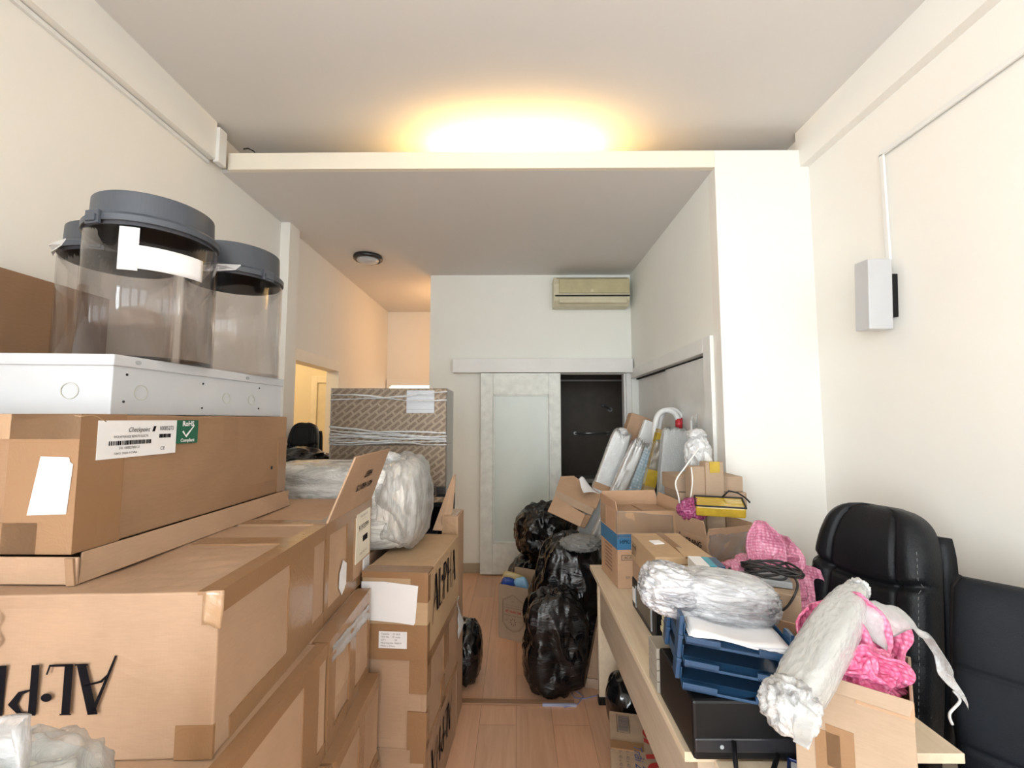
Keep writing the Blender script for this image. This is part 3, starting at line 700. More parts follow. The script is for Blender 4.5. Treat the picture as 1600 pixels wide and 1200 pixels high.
# shallow tray lid with the long labelled carton in it
t = root('carton_tray', TR(-1.215, 1.40, 4 * H4 + .001, -.6), 'shallow brown cardboard tray under the long labelled carton', 'cardboard tray')
g = G(); a, b_ = .29, .435
g.box(-a, a, -b_, b_, 0, .006)
g.poly([(a + .012, -b_, 0), (a + .012, b_, 0), (a - .012, b_, .058), (a - .012, -b_ + .03, .058)], .006, (1, 0, .4))
g.box(-a, a + .012, -b_ - .006, -b_, 0, .056).box(-a - .006, -a, -b_, b_, 0, .056).box(-a, a, b_, b_ + .006, 0, .056)
g.build('tray_body', M_card2, t, bevel=0.002)
G().poly([(a + .0135, -b_ - .007, 0), (a + .006, -b_ - .007, .055), (a - .012, -b_ - .007, .055), (a - .004, -b_ - .007, 0)], .004, (0, 1, 0)).build('corner_fold', M_card3, t)
C1 = carton('long brown carton with white product label and green mark, under the white metal box', (-.948, .972), 4 * H4 + .0585, .55, .872, .298, -.4, M_card3, None, seed=21, dent=.006, tapes=[
   dict(s=[('R', 0, .13, 0, 1), ('F', .72, 1, 0, 1)], m=M_tape), dict(s=[('F', 0, 1, .82, 1), ('T', 0, 1, 0, .06)], m=M_tapel), dict(s=[('F', 0, .86, 0, .22)]), ('R', .93, 1, 0, .72)])
w, d, h = .55, .872, .298
lb, lw, lh = label_on(C1, w, d, h, 'R', .045, .312, .655, .955, M_paper, 'product_label')
text('Checkpoint', .0165, M_ink, lb, Matrix.Translation((-lw * .03, lh * .24, .001)), shear=.3, sx=.82)
G().box(0, .008, 0, .005).build if False else None
G().poly([(lw * .14, lh * .18, .0012), (lw * .175, lh * .18, .0012), (lw * .195, lh * .33, .0012), (lw * .16, lh * .33, .0012)]).build('printed_emblem', M_ink, lb)
text('10085273', .0155, M_ink, lb, Matrix.Translation((lw * .345, lh * .26, .001)), sx=.8)
text('EVOLVE RANGE REMOTE ELECTR', .0085, M_ink, lb, Matrix.Translation((-lw * .12, lh * .06, .001)), sx=.78)
barcode(lb, Matrix.Translation((-lw * .12, -lh * .10, .0006)), lw * .52, .0105, 5)
barcode(lb, Matrix.Translation((lw * .33, lh * .04, .0006)), lw * .17, .010, 6)
text('S/N  1008527300123', .0085, M_ink, lb, Matrix.Translation((-lw * .14, -lh * .24, .001)), sx=.8)
text('7 DAYS   MADE IN CHINA', .007, M_ink, lb, Matrix.Translation((-lw * .18, -lh * .38, .001)), sx=.8)
text('CE', .0125, M_ink, lb, Matrix.Translation((lw * .30, -lh * .33, .001)))
gb, gw, gh = label_on(C1, w, d, h, 'R', .314, .408, .735, .955, M_green, 'compliance_label')
text('RoHS', .019, M_paper, gb, Matrix.Translation((0, gh * .34, .001)), bold=.0006)
text('Compliant', .0125, M_paper, gb, Matrix.Translation((0, -gh * .37, .001)), bold=.0004)
G().stroke([(-.020, .002), (-.007, -.013), (.024, .018)], [.006, .007, .003], Matrix.Translation((0, 0, .0012))).build('tick_mark', M_paper, gb, norm=False)
G().poly([fm(w, d, h, 'F', 0, 0, 0, .003) @ Vector(p) for p in ((.45, .082, 0), (.535, .085, 0), (.542, .19, 0), (.535, .195, 0), (.532, .205, 0), (.47, .207, 0))], .001).build('blank_sticker', M_paper, C1)
G().cyl((0, 0, 0), .007, .0006, 14, fm(w, d, h, 'R', .88, .34, 0, .001)).build('hole', M_dark, C1)
sheet('torn_edge', lambda u, v: Vector((w / 2 - .03 * (1 - u) + .003, -d / 2 - .002 + .06 * v * u, h - .002 - .012 * v * u)), 8, 8, M_tapel, C1, seed=5, amp=.008, freq=28)

# white metal enclosure
zb = 4 * H4 + .0585 + .299
t = root('metal_enclosure', Matrix.Translation((-1.25, 1.45, zb)), 'white painted metal box with round knockouts, carrying the clear jars', 'metal box')
fq = [(-1.05, 1.152), (-1.0, 1.90), (-1.68, 1.93), (-1.68, 1.10)]
fq = [(x + 1.25, y - 1.45) for x, y in fq]
G().poly([(x, y, .152) for x, y in fq], .152, (0, 0, 1)).build('enclosure_body', M_metal_w, t, bevel=0.003)
lq = [(fq[0][0] + .006, fq[0][1] - .006), (fq[1][0] + .006, fq[1][1] + .004), (fq[2][0], fq[2][1] + .004), (fq[3][0], fq[3][1] - .006)]
G().poly([(x, y, .158) for x, y in lq], .030, (0, 0, 1)).build('enclosure_lid', M_metal_w, t, bevel=0.003)
eu = Vector((fq[1][0] - fq[0][0], fq[1][1] - fq[0][1], 0)).normalized()
EM = Matrix(((eu.x, 0, eu.y, fq[0][0]), (eu.y, 0, -eu.x, fq[0][1]), (0, 1, 0, 0), (0, 0, 0, 1)))
M_scr = plain('enamel_scratch', (.45, .44, .38), .3)
for uu, rr in ((.085, .020), (.42, .017), (.555, .017)):
    G().lathe([(rr, -.001), (rr, .0015), (rr + .0016, .0015), (rr + .0016, -.001)], 36, EM @ Matrix.Translation((uu, .062, 0))).build('knockout', M_scr, t)
for uu, vv_ in ((.035, .035), (.04, .108), (.31, .105), (.31, .025), (.60, .11), (.60, .03)):
    G().cyl((0, 0, 0), .0035, .0012, 12, EM @ Matrix.Translation((uu, vv_, 0))).build('screw_hole', M_dark, t)
for uu in (.065, .52):
    G().cyl((0, 0, 0), .006, .0015, 16, EM @ Matrix.Translation((uu, .143, .0062)) @ Matrix.Diagonal((1.5, 1, 1, 1))).build('lid_screw', M_greyp, t)
EF = Matrix(((1, 0, 0, fq[0][0]), (.1, 0, -1, fq[0][1] + .0), (0, 1, 0, 0), (0, 0, 0, 1)))
G().lathe([(.020, -.003), (.020, .0015), (.0216, .0015), (.0216, -.003)], 36, Matrix.Translation((-.10, -.009, 0)) @ EF @ Matrix.Translation((0, .062, 0))).build('knockout', M_scr, t)

# clear jars
JT = zb + .1585
def jar(label, x, y, hb, rot, sticker=False, cap=.066):
    t = root('clear_jar', TR(x, y, JT, rot), label, 'jar', 'clear acrylic jars on the metal box')
    r = .17
    g = G(); g.lathe([(r, 0.004), (r, hb), (r - .004, hb), (r - .004, .008), (.001, .008)], 96); g.b.faces.ensure_lookup_table()
    g.build('jar_body', M_jar, t, smooth=True)
    G().lathe([(r, 0.0), (r + .001, .006), (r - .004, .008), (r - .006, .0)], 96).build('base_rim', M_jar, t, smooth=True)
    G().lathe([(r - .006, hb - .012), (r - .006, hb), (r + .004, hb - .003), (r + .005, hb + .016), (r - .004, hb + .024), (r - .012, hb + .026), (r - .014, hb + .026 + cap), (r - .022, hb + .030 + cap), (.001, hb + .030 + cap)], 96).build('jar_lid', M_lid, t, smooth=False, bevel=0.002)
    G().lathe([(.001, hb - .004), (r - .03, hb - .004), (r - .03, hb - .012), (r - .008, hb - .012)], 64).build('lid_underside', M_lid, t)
    l = G().box(-.024, .024, -r - .012, -r - .002, hb - .016, hb + .024).box(-.017, .017, -r - .017, -r - .010, hb - .010, hb + .010).build('lid_latch', M_lid, t, bevel=0.002)
    g = G(); g.poly([(-.07, -r - .0, hb + .002), (.0, -r - .02, hb + .010), (.075, -r + .012, hb + .022), (.06, -r + .004, hb + .002), (.0, -r - .014, hb - .012), (-.05, -r - .004, hb - .012)], .004)
    g.build('film_scrap', M_filmw, t, TR(0, 0, 0, -58))
    return t
JA = jar('front clear jar with slate lid and two white stickers', -1.155, 1.385, .395, -12)
JB = jar('rear right clear jar with a tall slate collar lid and no sticker', -1.136, 1.768, .385, 70, cap=.085)
JC = jar('rear left clear jar with slate lid, partly hidden behind the stickered jar', -1.475, 1.622, .415, 20)
def curved_label(parent, a0, a1, z0, z1, mat=M_paper, r=.1712):
    sheet('jar_sticker', lambda u, v: Vector((r * math.cos(RAD(a0 + (a1 - a0) * u)), r * math.sin(RAD(a0 + (a1 - a0) * u)), z0 + (z1 - z0) * v)), 16, 4, mat, parent, th=.0008)
curved_label(JA, -66, -50, .25, .375); curved_label(JA, -50, 6, .257, .325)

# flat tall carton leaning on the left wall behind
t = root('flattened_carton', TR(-1.868, 1.55, 0), 'tall flattened dark brown carton against the left wall behind the jars', 'carton')
G().box(-.025, -.004, -.55, .46, 0, 2.14).box(-.003, .018, -.56, .44, 0, 2.155).build('cardboard_panel', M_card3, t, bevel=0.003)

# ================================================================== NARROW STACK
GN = 'narrow carton stack beside the aisle'
w, d, h = .27, .60, .334
M_c5 = cardboard('cardboard_tan', (0.44, 0.295, 0.17))
N3 = carton('bottom carton of the narrow stack, faint logo on its side', (-.352, 1.835), 0, w, d, h, -4.0, M_card2, GN, seed=31, tapes=[('R', 0, .07, .7, 1), ('F', .78, 1, .85, 1)])
N2 = carton('middle carton of the narrow stack with taped corners', (-.348, 1.83), h, w, d, h, -4.2, M_card2, GN, seed=32,
  tapes=[tp(('R', 0, .07, 0, .42), ('F', .72, 1, 0, .42)), tp(('R', 0, .10, .62, 1), ('F', .74, 1, .62, 1)), tp(('R', .0, 1, .92, 1)), ('R', .48, .64, .42, .95), ('R', .40, .52, 0, .35), tp(('R', .0, 1, 0, .08))], dent=.006)
N1 = carton('top carton of the narrow stack with a white sheet on its end and upright logo', (-.348, 1.825), 2 * h, w, d, h, -4.4, M_c5, GN, seed=33,
  tapes=[tp(('F', 0, 1, .93, 1), ('T', 0, 1, 0, .13)), tp(('F', .74, 1, .66, .93), ('R', 0, .06, .66, .96)), tp(('F', 0, 1, 0, .40), ('R', 0, .06, 0, .40)), tp(('R', 0, 1, 0, .05))])
G().poly([fm(w, d, h, 'F', 0, 0, 0, .004) @ Vector(p) for p in ((.005, .150, 0), (.155, .142, 0), (.216, .135, 0), (.222, .145, 0), (.232, .285, 0), (.09, .298, 0), (.0, .296, 0))], .001).build('shipping_label', M_paper, N1)
lb, lw, lh = label_on(N1, w, d, h, 'F', .28, .70, .13, .32, M_paper)
for k, s_ in enumerate(('Capacity     27 dm3', 'Unit No     21 units', 'QTY             24', 'Meaning idw  9/6014', 'Made in China')):
    text(s_, .0098, M_grey_ink, lb, Matrix.Translation((-lw * .42, lh * (.36 - .18 * k), .001)), align='LEFT')
alpha_logo(N1, fm(w, d, h, 'R', .12, .40, 0, .003), .158)
alpha_logo(N3, fm(w, d, h, 'R', .80, .80, 180, .003) , .14)
G().stroke([(0, 0), (.01, -.05), (.02, -.09)], [.006, .008, .004], fm(w, d, h, 'F', .10, .62, 0, .002)).build('ink_mark', M_ink, N2, norm=False)
sheet('loose_film', lambda u, v: Vector((w / 2 + .008 + .02 * math.sin(5 * v) * u, d / 2 - .03 + .05 * u, .03 + .20 * v)), 10, 14, M_filmw, N2, TR(0, 0, .12), seed=4, amp=.012, freq=22)

# wrapped white bundle on top, and the plain carton it rests on
carton('plain tall carton hidden under the film-wrapped white bundle', (-.655, 2.03), 0, .60, .40, 1.005, 0, M_card, seed=35)
t = root('wrapped_bundle', TR(-.86, 2.23, 1.012), 'long white bundle wrapped in clear film behind the raised flap', 'wrapped bundle')
blob('wrapped_core', (0, 0, .195), (.385, .20, .195), M_wrapwhite, t, seed=3, amp=.05, freq=2.2, power=6, aniso=(1, 2.2, 2.2), floor=-.195)
blob('outer_film', (.30, 0, .205), (.11, .205, .205), M_bundle, t, seed=6, amp=.10, freq=1.8, power=3.2, floor=-.205, aniso=(2.2, 2.2, .6))
blob('outer_film', (.315, 0, .21), (.125, .22, .218), M_film, t, seed=17, amp=.16, freq=2.0, power=2.8, floor=-.208)
blob('film_knot', (.25, -.06, .41), (.055, .05, .03), M_filmw, t, seed=9, amp=.4, freq=3, sub=4)

# open black shelf unit with the patterned cartons
t = root('black_cabinet', TR(-.775, 2.74, 0), 'open black cabinet under the two patterned cartons', 'cabinet')
G().box(-.355, -.335, 0, .40, 0, 1.105).box(.335, .355, 0, .40, 0, 1.105).box(-.335, .335, .38, .40, 0, 1.105).box(-.335, .335, 0, .40, 1.085, 1.105).box(-.335, .335, 0, .38, 0, .03).box(-.335, .335, 0.01, .38, .50, .52).build('cabinet_body', M_black, t, bevel=0.002)
G().box(-.30, .30, .02, .34, .90, .925).build('shelf_tray', plain('dark_blue_grey', (.05, .06, .085), .3), t, bevel=0.004)
GP = 'patterned cartons wrapped in clear film'
w, d, h = .70, .36, .345
for k, lab in enumerate(('lower film-wrapped carton printed with a diagonal pattern, dark band near its base', 'upper film-wrapped carton printed with a diagonal pattern, white paper on its front')):
    c = carton(lab, (-.427, 2.745), 1.108 + k * (h + .002), w, d, h, 1.5, M_pat, GP, seed=40 + k, dent=.003)
    if k == 0:
        lb, lw, lh = label_on(c, w, d, h, 'F', 0, 1, .10, .28, M_black, 'printed_band', .0008)
        G().box(-.026, .026, -.026, .026, 0, .0008).build('symbol_frame', M_card2, lb, Matrix.Translation((.27, 0, .0)))
        G().box(-.022, .022, -.022, .022, 0, .0012).build('symbol_ground', M_black, lb, Matrix.Translation((.27, 0, .0)))
        g = G(); mm = Matrix.Translation((.27, 0, .0022))
        g.stroke([(-.016, .012), (-.010, -.004), (-.004, -.018)], .005, mm).stroke([(.016, .012), (.010, -.004), (.004, -.018)], .005, mm).stroke([(-.006, .008), (0, .014), (.006, .008), (0, .002), (-.006, .008)], .003, mm)
        g.build('symbol', M_card2, lb, norm=False)
        text('FOR MAX LOADS KEEP DRY HANDLE WITH CARE', .008, M_ink, c, fm(w, d, h, 'F', .82, .31))
        G().box(-.15, .15, -.02, .02, 0, .0005).build
    else:
        lb, lw, lh = label_on(c, w, d, h, 'F', .655, .895, .56, .96, M_paper, 'paper_sheet')
        for q in range(3): G().box(-lw * .48, lw * .48, -.0006, .0006, 0, .0004).build('ruled_line', M_grey_ink, lb, Matrix.Translation((0, lh * (.25 - .3 * q), .0002)))
    g = G(); e = .004
    z0, z1 = (.0, h) if k else (.05, h)
    nm = 'film_wrap'
    def wrapf(u, v, w=w, d=d, z0=z0, z1=z1):
        per = [(-w / 2 - e, d / 2), (-w / 2 - e, -d / 2 - e), (w / 2 + e, -d / 2 - e), (w / 2 + e, d / 2)]
        seg = [d, w, d]; tot = sum(seg); s_ = u * tot; i = 0
        while i < 2 and s_ > seg[i]: s_ -= seg[i]; i += 1
        a_, b2 = Vector(per[i]), Vector(per[i + 1]); p = a_.lerp(b2, s_ / seg[i])
        return Vector((p.x, p.y, z0 + (z1 - z0) * v))
    sheet(nm, wrapf, 60, 16, film('stretch_film', .87, scale=(2.5, 2.5, 16), strength=.8, white=.15), c, th=.0006, seed=k, amp=.0)
    if k:
        for q, (za, zb_) in enumerate(((.30, .26), (.26, .315), (.10, .06), (.085, .03), (.06, .075), (.045, .05), (.035, .045), (.02, .012), (.055, .02), (.01, .03), (.004, .0), (.11, .02))):
            sheet('film_crease', lambda u, v, za=za, zb_=zb_: Vector((-w / 2 - .005 + (w + .01) * u, -d / 2 - .010, za + (zb_ - za) * u + (.004 + .007 * abs(math.sin(2.1 * q + 5 * u))) * v + .006 * math.sin(7 * u + q))), 30, 2, M_filmw, c, th=.0008, seed=q, amp=.004, freq=20)

# leaning cardboard piece and the narrow carton behind the stack
t = root('cardboard_sheet', Matrix.Translation(at(690, 800, Y=2.5)), 'slanting torn piece of cardboard beside the patterned cartons', 'cardboard')
pp = [at(676, 828, Y=2.46), at(690, 829, Y=2.46), at(707, 800, Y=2.52), at(711, 760, Y=2.60), at(712, 741, Y=2.62), at(707, 744, Y=2.62)]
o0 = at(690, 800, Y=2.5); G().poly([p - o0 for p in pp], .006).build('cardboard_panel', M_card, t, bevel=0.001)
c = carton('narrow upright carton with pale tape behind the narrow stack', (-.312, 2.47), 0, .09, .20, 1.085, -2, M_card, seed=44, tapes=[dict(s=[('F', .1, .9, .80, 1), ('T', .1, .9, 0, 1)], m=M_tapel)])

# far left: carton, bin bag, office chair in front of the side room doorway
carton('tall plain carton hidden under the black bag near the left doorway', (-1.18, 2.76), 0, .44, .36, 1.24, 0, M_card, seed=46)

def bag_prof(t_=.62, k=7, seed=0):
    def f(z, a):
        s_ = 1.0
        if z > .35: s_ = 1 - (z - .35) ** 1.4 * t_
        return s_ * (1 + .045 * math.sin(k * a + seed) * max(0, z + .3))
    return f
t = root('bin_bag', TR(-1.42, 2.94, 1.243), 'small black bin bag in front of the left doorway', 'bin bag', 'black bin bags')
blob('bag_body', (0, 0, .085), (.21, .15, .10), M_trash, t, seed=12, amp=.2, freq=2.2, floor=-.085, sub=5)

def office_chair(label, M, H=1.08, wide=.50, style='exec', name='office_chair', group=None, scale_back=1.0, arms=True):
    """front faces local -y, base at the origin"""
    t = root(name, M, label, 'office chair', group)
    seat_z = .46; bh = H - seat_z - .02
    tilt = RAD(9)
    def front(u, v, side):
        # u -1..1, v 0..1 ; outline
        if style == 'exec':
            tt = max(0, (v - .74) / .262); wv = wide / 2 * (0.90 + .12 * math.sin(math.pi * min(1, v * 1.15))) * (1 - tt ** 3.4) ** (1 / 2.8)
        else:
            wv = wide / 2 * (.96 + .04 * math.sin(math.pi * v) - (0 if v < .95 else (v - .95) * 1.2))
        au = abs(u); x = u * wv
        edge = (1 - au ** 4) * (1 - (max(0, v - .80) / .2) ** 4 if v > .8 else 1) * (1 - (max(0, .08 - v) / .08) ** 3 if v < .08 else 1)
        th = .05 * max(edge, 0) ** .5
        z = v * bh
        if side > 0:
            y = -th - .025
            if style == 'exec':
                # seam lines: head cushion, side rolls, horizontal ribs
                for vs, k in ((.66, .028), (.40, .012), (.22, .012)):
                    vv2 = vs + (.05 * u * u if vs > .6 else 0)
                    y += k * math.exp(-((v - vv2) / .016) ** 2) * (1 if au < .74 or vs > .6 else .2)
                for us in (.56,):
                    y += .013 * math.exp(-((au - us) / .035) ** 2) * (1 if v < .96 else 0)
                y -= .020 * math.exp(-((v - .82) / .12) ** 2) * (1 - u * u)
                y -= .010 * math.exp(-((au - .78) / .14) ** 2)
            else:
                for vs in (.30, .62):
                    y += .010 * math.exp(-((v - vs) / .010) ** 2)
            y += .05 * (au ** 2) * -.35
        else:
            y = th * .55 + .012
        # lumbar curve
        y += -.05 * math.sin(math.pi * v * .9) + .03
        p = Vector((x, y, z))
        p = Matrix.Rotation(-tilt, 3, 'X') @ p
        return p + Vector((0, .20, seat_z + .02))
    b = bmesh.new(); nu, nv = 64, 90; grids = []
    for side in (1, -1):
        g_ = [[b.verts.new(front(-1 + 2 * i / nu, j / nv, side)) for j in range(nv + 1)] for i in range(nu + 1)]
        grids.append(g_)
        for i in range(nu):
            for j in range(nv):
                q = [g_[i][j], g_[i + 1][j], g_[i + 1][j + 1], g_[i][j + 1]]
                b.faces.new(q if side > 0 else q[::-1])
    ring = lambda g_: [g_[i][0] for i in range(nu)] + [g_[nu][j] for j in range(nv)] + [g_[i][nv] for i in range(nu, 0, -1)] + [g_[0][j] for j in range(nv, 0, -1)]
    ra, rb = ring(grids[0]), ring(grids[1])
    for i in range(len(ra)): b.faces.new([ra[i], rb[i], rb[(i + 1) % len(ra)], ra[(i + 1) % len(ra)]])
    bmesh.ops.recalc_face_normals(b, faces=b.faces)
    me = bpy.data.meshes.new('backrest'); b.to_mesh(me); b.free()
    lm = M_leather if style == 'exec' else M_fabric
    bk = link('backrest', me, lm, t, smooth=True)
    if style == 'exec':
        # second shell behind, seen as the thick rim
        def shell(u, v):
            p = front((-1 + 2 * u) * .97, .02 + .88 * v, -1); return p + Vector((0, .035 + .02 * math.sin(math.pi * v), -.0))
        sheet('back_shell', shell, 24, 24, lm, t, th=.045)
        for s_ in (-1, 1):
            g = G(); pts = [front(s_ * .90, v / 40, 1) + Vector((0, -.002, 0)) for v in range(2, 35)]
            for i in range(0, len(pts) - 1):
                if i % 1 == 0: g.tube([pts[i], pts[i].lerp(pts[i + 1], .5)], .0009, 5)
            g.build('stitching', M_stitch, bk)
    else:
        for s_ in (-1, 1):
            g = G(); g.tube([front(s_ * 1.0, v / 20, 1) + Vector((0, .02, 0)) for v in range(0, 21)], .009, 8); g.build('back_piping', M_black, bk, smooth=True)
    blob('seat', (0, -.06, seat_z), (wide / 2, .27, .055), lm, t, seed=2, amp=.02, freq=2, power=5, sub=4)
    G().cyl((0, -.04, .10), .026, seat_z - .14, 20).build('gas_column', M_black, t)
    G().box(-.09, .09, -.14, .22, seat_z - .075, seat_z - .045).box(-.03, .03, .16, .24, seat_z - .07, seat_z + .14).build('mechanism', M_black, t, bevel=0.006)
    for k in range(5):
        a_ = 2 * math.pi * k / 5 + .3
        st = G().tube([(0, -.04, .105), (.15 * math.cos(a_), -.04 + .15 * math.sin(a_), .095), (.28 * math.cos(a_), -.04 + .28 * math.sin(a_), .07)], [.026, .022, .014], 8).build('base_arm', M_black, t, smooth=True)
        G().cyl((0, 0, -.012), .027, .024, 20, TR(.28 * math.cos(a_), -.04 + .28 * math.sin(a_), .028, math.degrees(a_), 90)).build('caster', M_black, st)
    if arms:
        for s_ in (-1, 1):
            ar = G().tube([(s_ * wide * .46, .14, seat_z - .02), (s_ * wide * .56, .10, seat_z + .10), (s_ * wide * .57, -.02, seat_z + .175), (s_ * wide * .57, -.16, seat_z + .17), (s_ * wide * .54, -.20, seat_z + .08), (s_ * wide * .46, -.16, seat_z - .02)], .016, 10).build('armrest', M_black, t, smooth=True)
    return t
c = carton('plain low carton carrying the chair in the left doorway', (-1.46, 3.16), 0, .42, .44, .50, 0, M_card, seed=47)
office_chair('black office chair raised up in the left doorway', TR(-1.68, 3.38, .502, 0) @ Matrix.Diagonal((.72, .72, 1, 1)), 1.085, .34, 'exec', arms=False)

# ================================================================== AISLE FLOOR
t = root('wooden_batten', TR(-.01, 2.68, 0, -1), 'thin flat wooden batten lying across the floor of the aisle', 'batten')
G().box(-.37, .34, -.022, .022, 0, .012).build('batten', wood('batten_wood', (.26, .14, .08), (.36, .21, .12), 'X', .5), t, bevel=0.002)
G().box(.16, .35, -.024, -.012, 0, .014).build('plastic_end', plain('blue_grey_strip', (.35, .37, .5), .3), t)
t = root('blue_cord', TR(.37, 2.77, 0), 'thin blue cord looped on the floor by the black bags', 'cord')
g = G().tube([(-.10, -.13, .004), (-.02, -.10, .004), (.02, -.03, .004), (-.01, .02, .004), (-.045, .0, .005), (-.03, -.045, .006), (.02, -.05, .004), (.10, -.02, .004), (.20, .01, .004)], .0028, 8)
g.build('cord', plain('blue_cord', (.20, .23, .42), .5), t, smooth=True)
t = root('bin_bag', TR(-.318, 2.93, .0), 'black bin bag on the floor behind the narrow stack', 'bin bag', 'black bin bags')
blob('bag_body', (0, 0, .165), (.105, .16, .18), M_trash, t, seed=15, amp=.12, freq=1.8, power=2.6, floor=-.165)

# hexagon carton
w, d, h = .245, .26, .385
HB = open_carton('small open brown carton with hexagon print, standing on the floor', (.088, 3.345), 0, w, d, h, -27, M_card4, None, flaps=(('B', .05, 10), ('R', .05, 25)), seed=4)
M = fm(w, d, h, 'F', .5, .5, 0, .0012); g = G()
hexa = [(-.085, .085), (0, .130), (.085, .085), (.085, -.075), (.05, -.115), (0, -.130), (-.05, -.115), (-.085, -.075), (-.085, .085)]
g.stroke(hexa, .003, M); g.stroke([(x * .94, y * .94) for x, y in hexa], .0015, M); g.stroke([(-.08, .035), (.08, .035)], .002, M); g.stroke([(-.08, -.018), (.08, -.018)], .002, M); g.stroke([(-.012, .082), (.012, .082)], .002, M)
g.stroke([(-.07, -.055), (-.04, -.055)], .002, M); g.stroke([(.04, -.055), (.07, -.055)], .002, M)
for k in range(8):
    a_ = k * math.pi / 4; g.stroke([(.012 * math.cos(a_), -.062 + .012 * math.sin(a_)), (.026 * math.cos(a_ + .2), -.062 + .026 * math.sin(a_ + .2))], [.002, .008], M)
g.build('printed_emblem', M_red_ink if False else plain('brown_ink', (.13, .07, .05), .6), HB, norm=False)
text('TINH HOA NUOC MAM TRUYEN', .0095, M_grey_ink, HB, M @ Matrix.Translation((0, .052, 0)), sx=.9)
text('VIỆT NHÂN TÂM', .021, M_red_ink, HB, M @ Matrix.Translation((0, .008, 0)), bold=.0006, sx=.82)
def packet(label, px, py, Y, mat, r, rot, seed, group='packets in the small open carton'):
    p = at(px, py, Y=Y)
    t = root('snack_packet', Matrix.Translation(p), label, 'packet', group)
    blob('packet_body', (0, 0, 0), r, mat, t, seed=seed, amp=.10, freq=2, power=4, rot=rot, sub=4)
    return t
packet('dark blue packet in the small open carton', 793, 913, 3.47, plain('blue_foil', (.03, .07, .28), .25), (.05, .025, .05), (.3, .2, .2), 1)
packet('pale blue and white packet in the small open carton', 815, 914, 3.45, plain('pale_blue_foil', (.28, .50, .72), .3), (.05, .025, .055), (.2, -.3, -.3), 2)
packet('yellowish packet in the small open carton', 803, 906, 3.53, plain('tan_foil', (.55, .42, .2), .4), (.09, .025, .05), (0, .3, .1), 3)

# bin bags
def bag(label, x, y, z, r, seed, rot=0, knot=True, prof=None, amp=.16, f=2.0, power=2.4, mat=None):
    t = root('bin_bag', TR(x, y, z, rot), label, 'bin bag', 'black bin bags')
    b = blob('bag_body', (0, 0, r[2]), r, mat or M_trash, t, seed=seed, amp=amp, freq=f, power=power, floor=-r[2], prof=prof or bag_prof(.35), sub=6, amp2=amp * .3)
    if knot:
        bmk = blob('bag_neck', (0, 0, r[2] * 1.95), (.05, .05, .05), M_trash, t, seed=seed + 3, amp=.5, freq=3, sub=4)
    return t
bag('front black bin bag on the floor, stretched with shiny creases', .230, 2.83, 0, (.178, .15, .29), 21, 10, False, amp=.17, f=1.9, power=4.5)
B2 = bag('largest black bin bag, open at the top, behind the creased front bag', .365, 3.15, 0, (.24, .18, .41), 22, 0, False, amp=.17, f=1.9, power=3.0)
t = root('grey_plastic_bag', TR(.43, 3.06, .755, 0), 'grey plastic bag spilling from the top of the largest bin bag', 'plastic bag')
blob('bag_body', (0, 0, .035), (.135, .11, .05), crease('grey_bag', (.22, .22, .21), .25, (8, 8, 8), 1.0), t, seed=30, amp=.35, freq=2.4, sub=5)
bag('upper black bin bag in front of the sliding door', .235, 3.78, .46, (.24, .20, .235), 23, 30, False, amp=.17)
bag('lower black bin bag in front of the sliding door', .14, 3.98, 0, (.26, .17, .235), 24, 60, False, amp=.16)
0 and bag('low black bin bag hidden beneath the upper one', .40, 3.62, 0, (.22, .16, .22), 26, 60, False, amp=.12)
# flattened brown cartons leaning on the bags
t = root('flattened_carton', Matrix.Translation(at(895, 790, Y=3.45)), 'flattened brown carton lying slanted over the black bags', 'carton')
o0 = at(895, 790, Y=3.45)
pts = [at(877, 745, Y=3.62), at(893, 748, Y=3.60), at(937, 772, Y=3.45), at(933, 800, Y=3.36), at(926, 782, Y=3.38)]
G().poly([p - o0 for p in (at(876, 746, Y=3.60), at(896, 745, Y=3.60), at(940, 774, Y=3.42), at(931, 797, Y=3.34), at(868, 769, Y=3.50))], .012).build('upper_panel', M_card, t, bevel=0.002)
G().poly([p - o0 for p in (at(869, 767, Y=3.50), at(929, 796, Y=3.33), at(924, 806, Y=3.30), at(866, 780, Y=3.47))], .012).build('fold_strip', M_card4, t, bevel=0.002)
G().poly([p - o0 for p in (at(867, 776, Y=3.47), at(915, 805, Y=3.31), at(907, 824, Y=3.27), at(856, 800, Y=3.42))], .012).build('lower_panel', M_card, t, bevel=0.002)
G().poly([p - o0 for p in (at(915, 805, Y=3.32), at(924, 806, Y=3.31), at(914, 826, Y=3.28), at(907, 824, Y=3.28))], .012).build('end_fold', M_card3, t, bevel=0.002)
t = root('paper_sheet', Matrix.Translation(at(920, 762, Y=3.4)), 'curled white paper sheet on the slanted flattened carton', 'paper')
o0 = at(920, 762, Y=3.4); q = [at(905, 748, Y=3.46), at(912, 746, Y=3.50), at(938, 772, Y=3.36), at(912, 770, Y=3.34)]
def pf(u, v):
    a_ = (q[0] - o0).lerp(q[3] - o0, v); b2 = (q[1] - o0).lerp(q[2] - o0, v); p = a_.lerp(b2, u); p.z += -.02 * math.sin(math.pi * v) + .012 * math.sin(math.pi * u); return p
sheet('paper', pf, 8, 12, M_paper, t, th=.004)

# long thin carton leaning by the table leg
t = root('long_box', TR(.47, 2.87, 0), 'pale long narrow carton leaning against the end of the table', 'carton')
g = G(); g.poly([(-.055, -.03, 0), (.045, -.055, 0), (.075, .04, .36), (.045, .04, .36)], .055, (0, -1, 0)); g.build('body', M_card2, t, bevel=0.003)
G().poly([(-.056, -.033, 0), (.046, -.058, 0), (.050, -.048, .05), (-.042, -.026, .05)], .05, (0, -1, 0)).build('tape', M_tape, t)

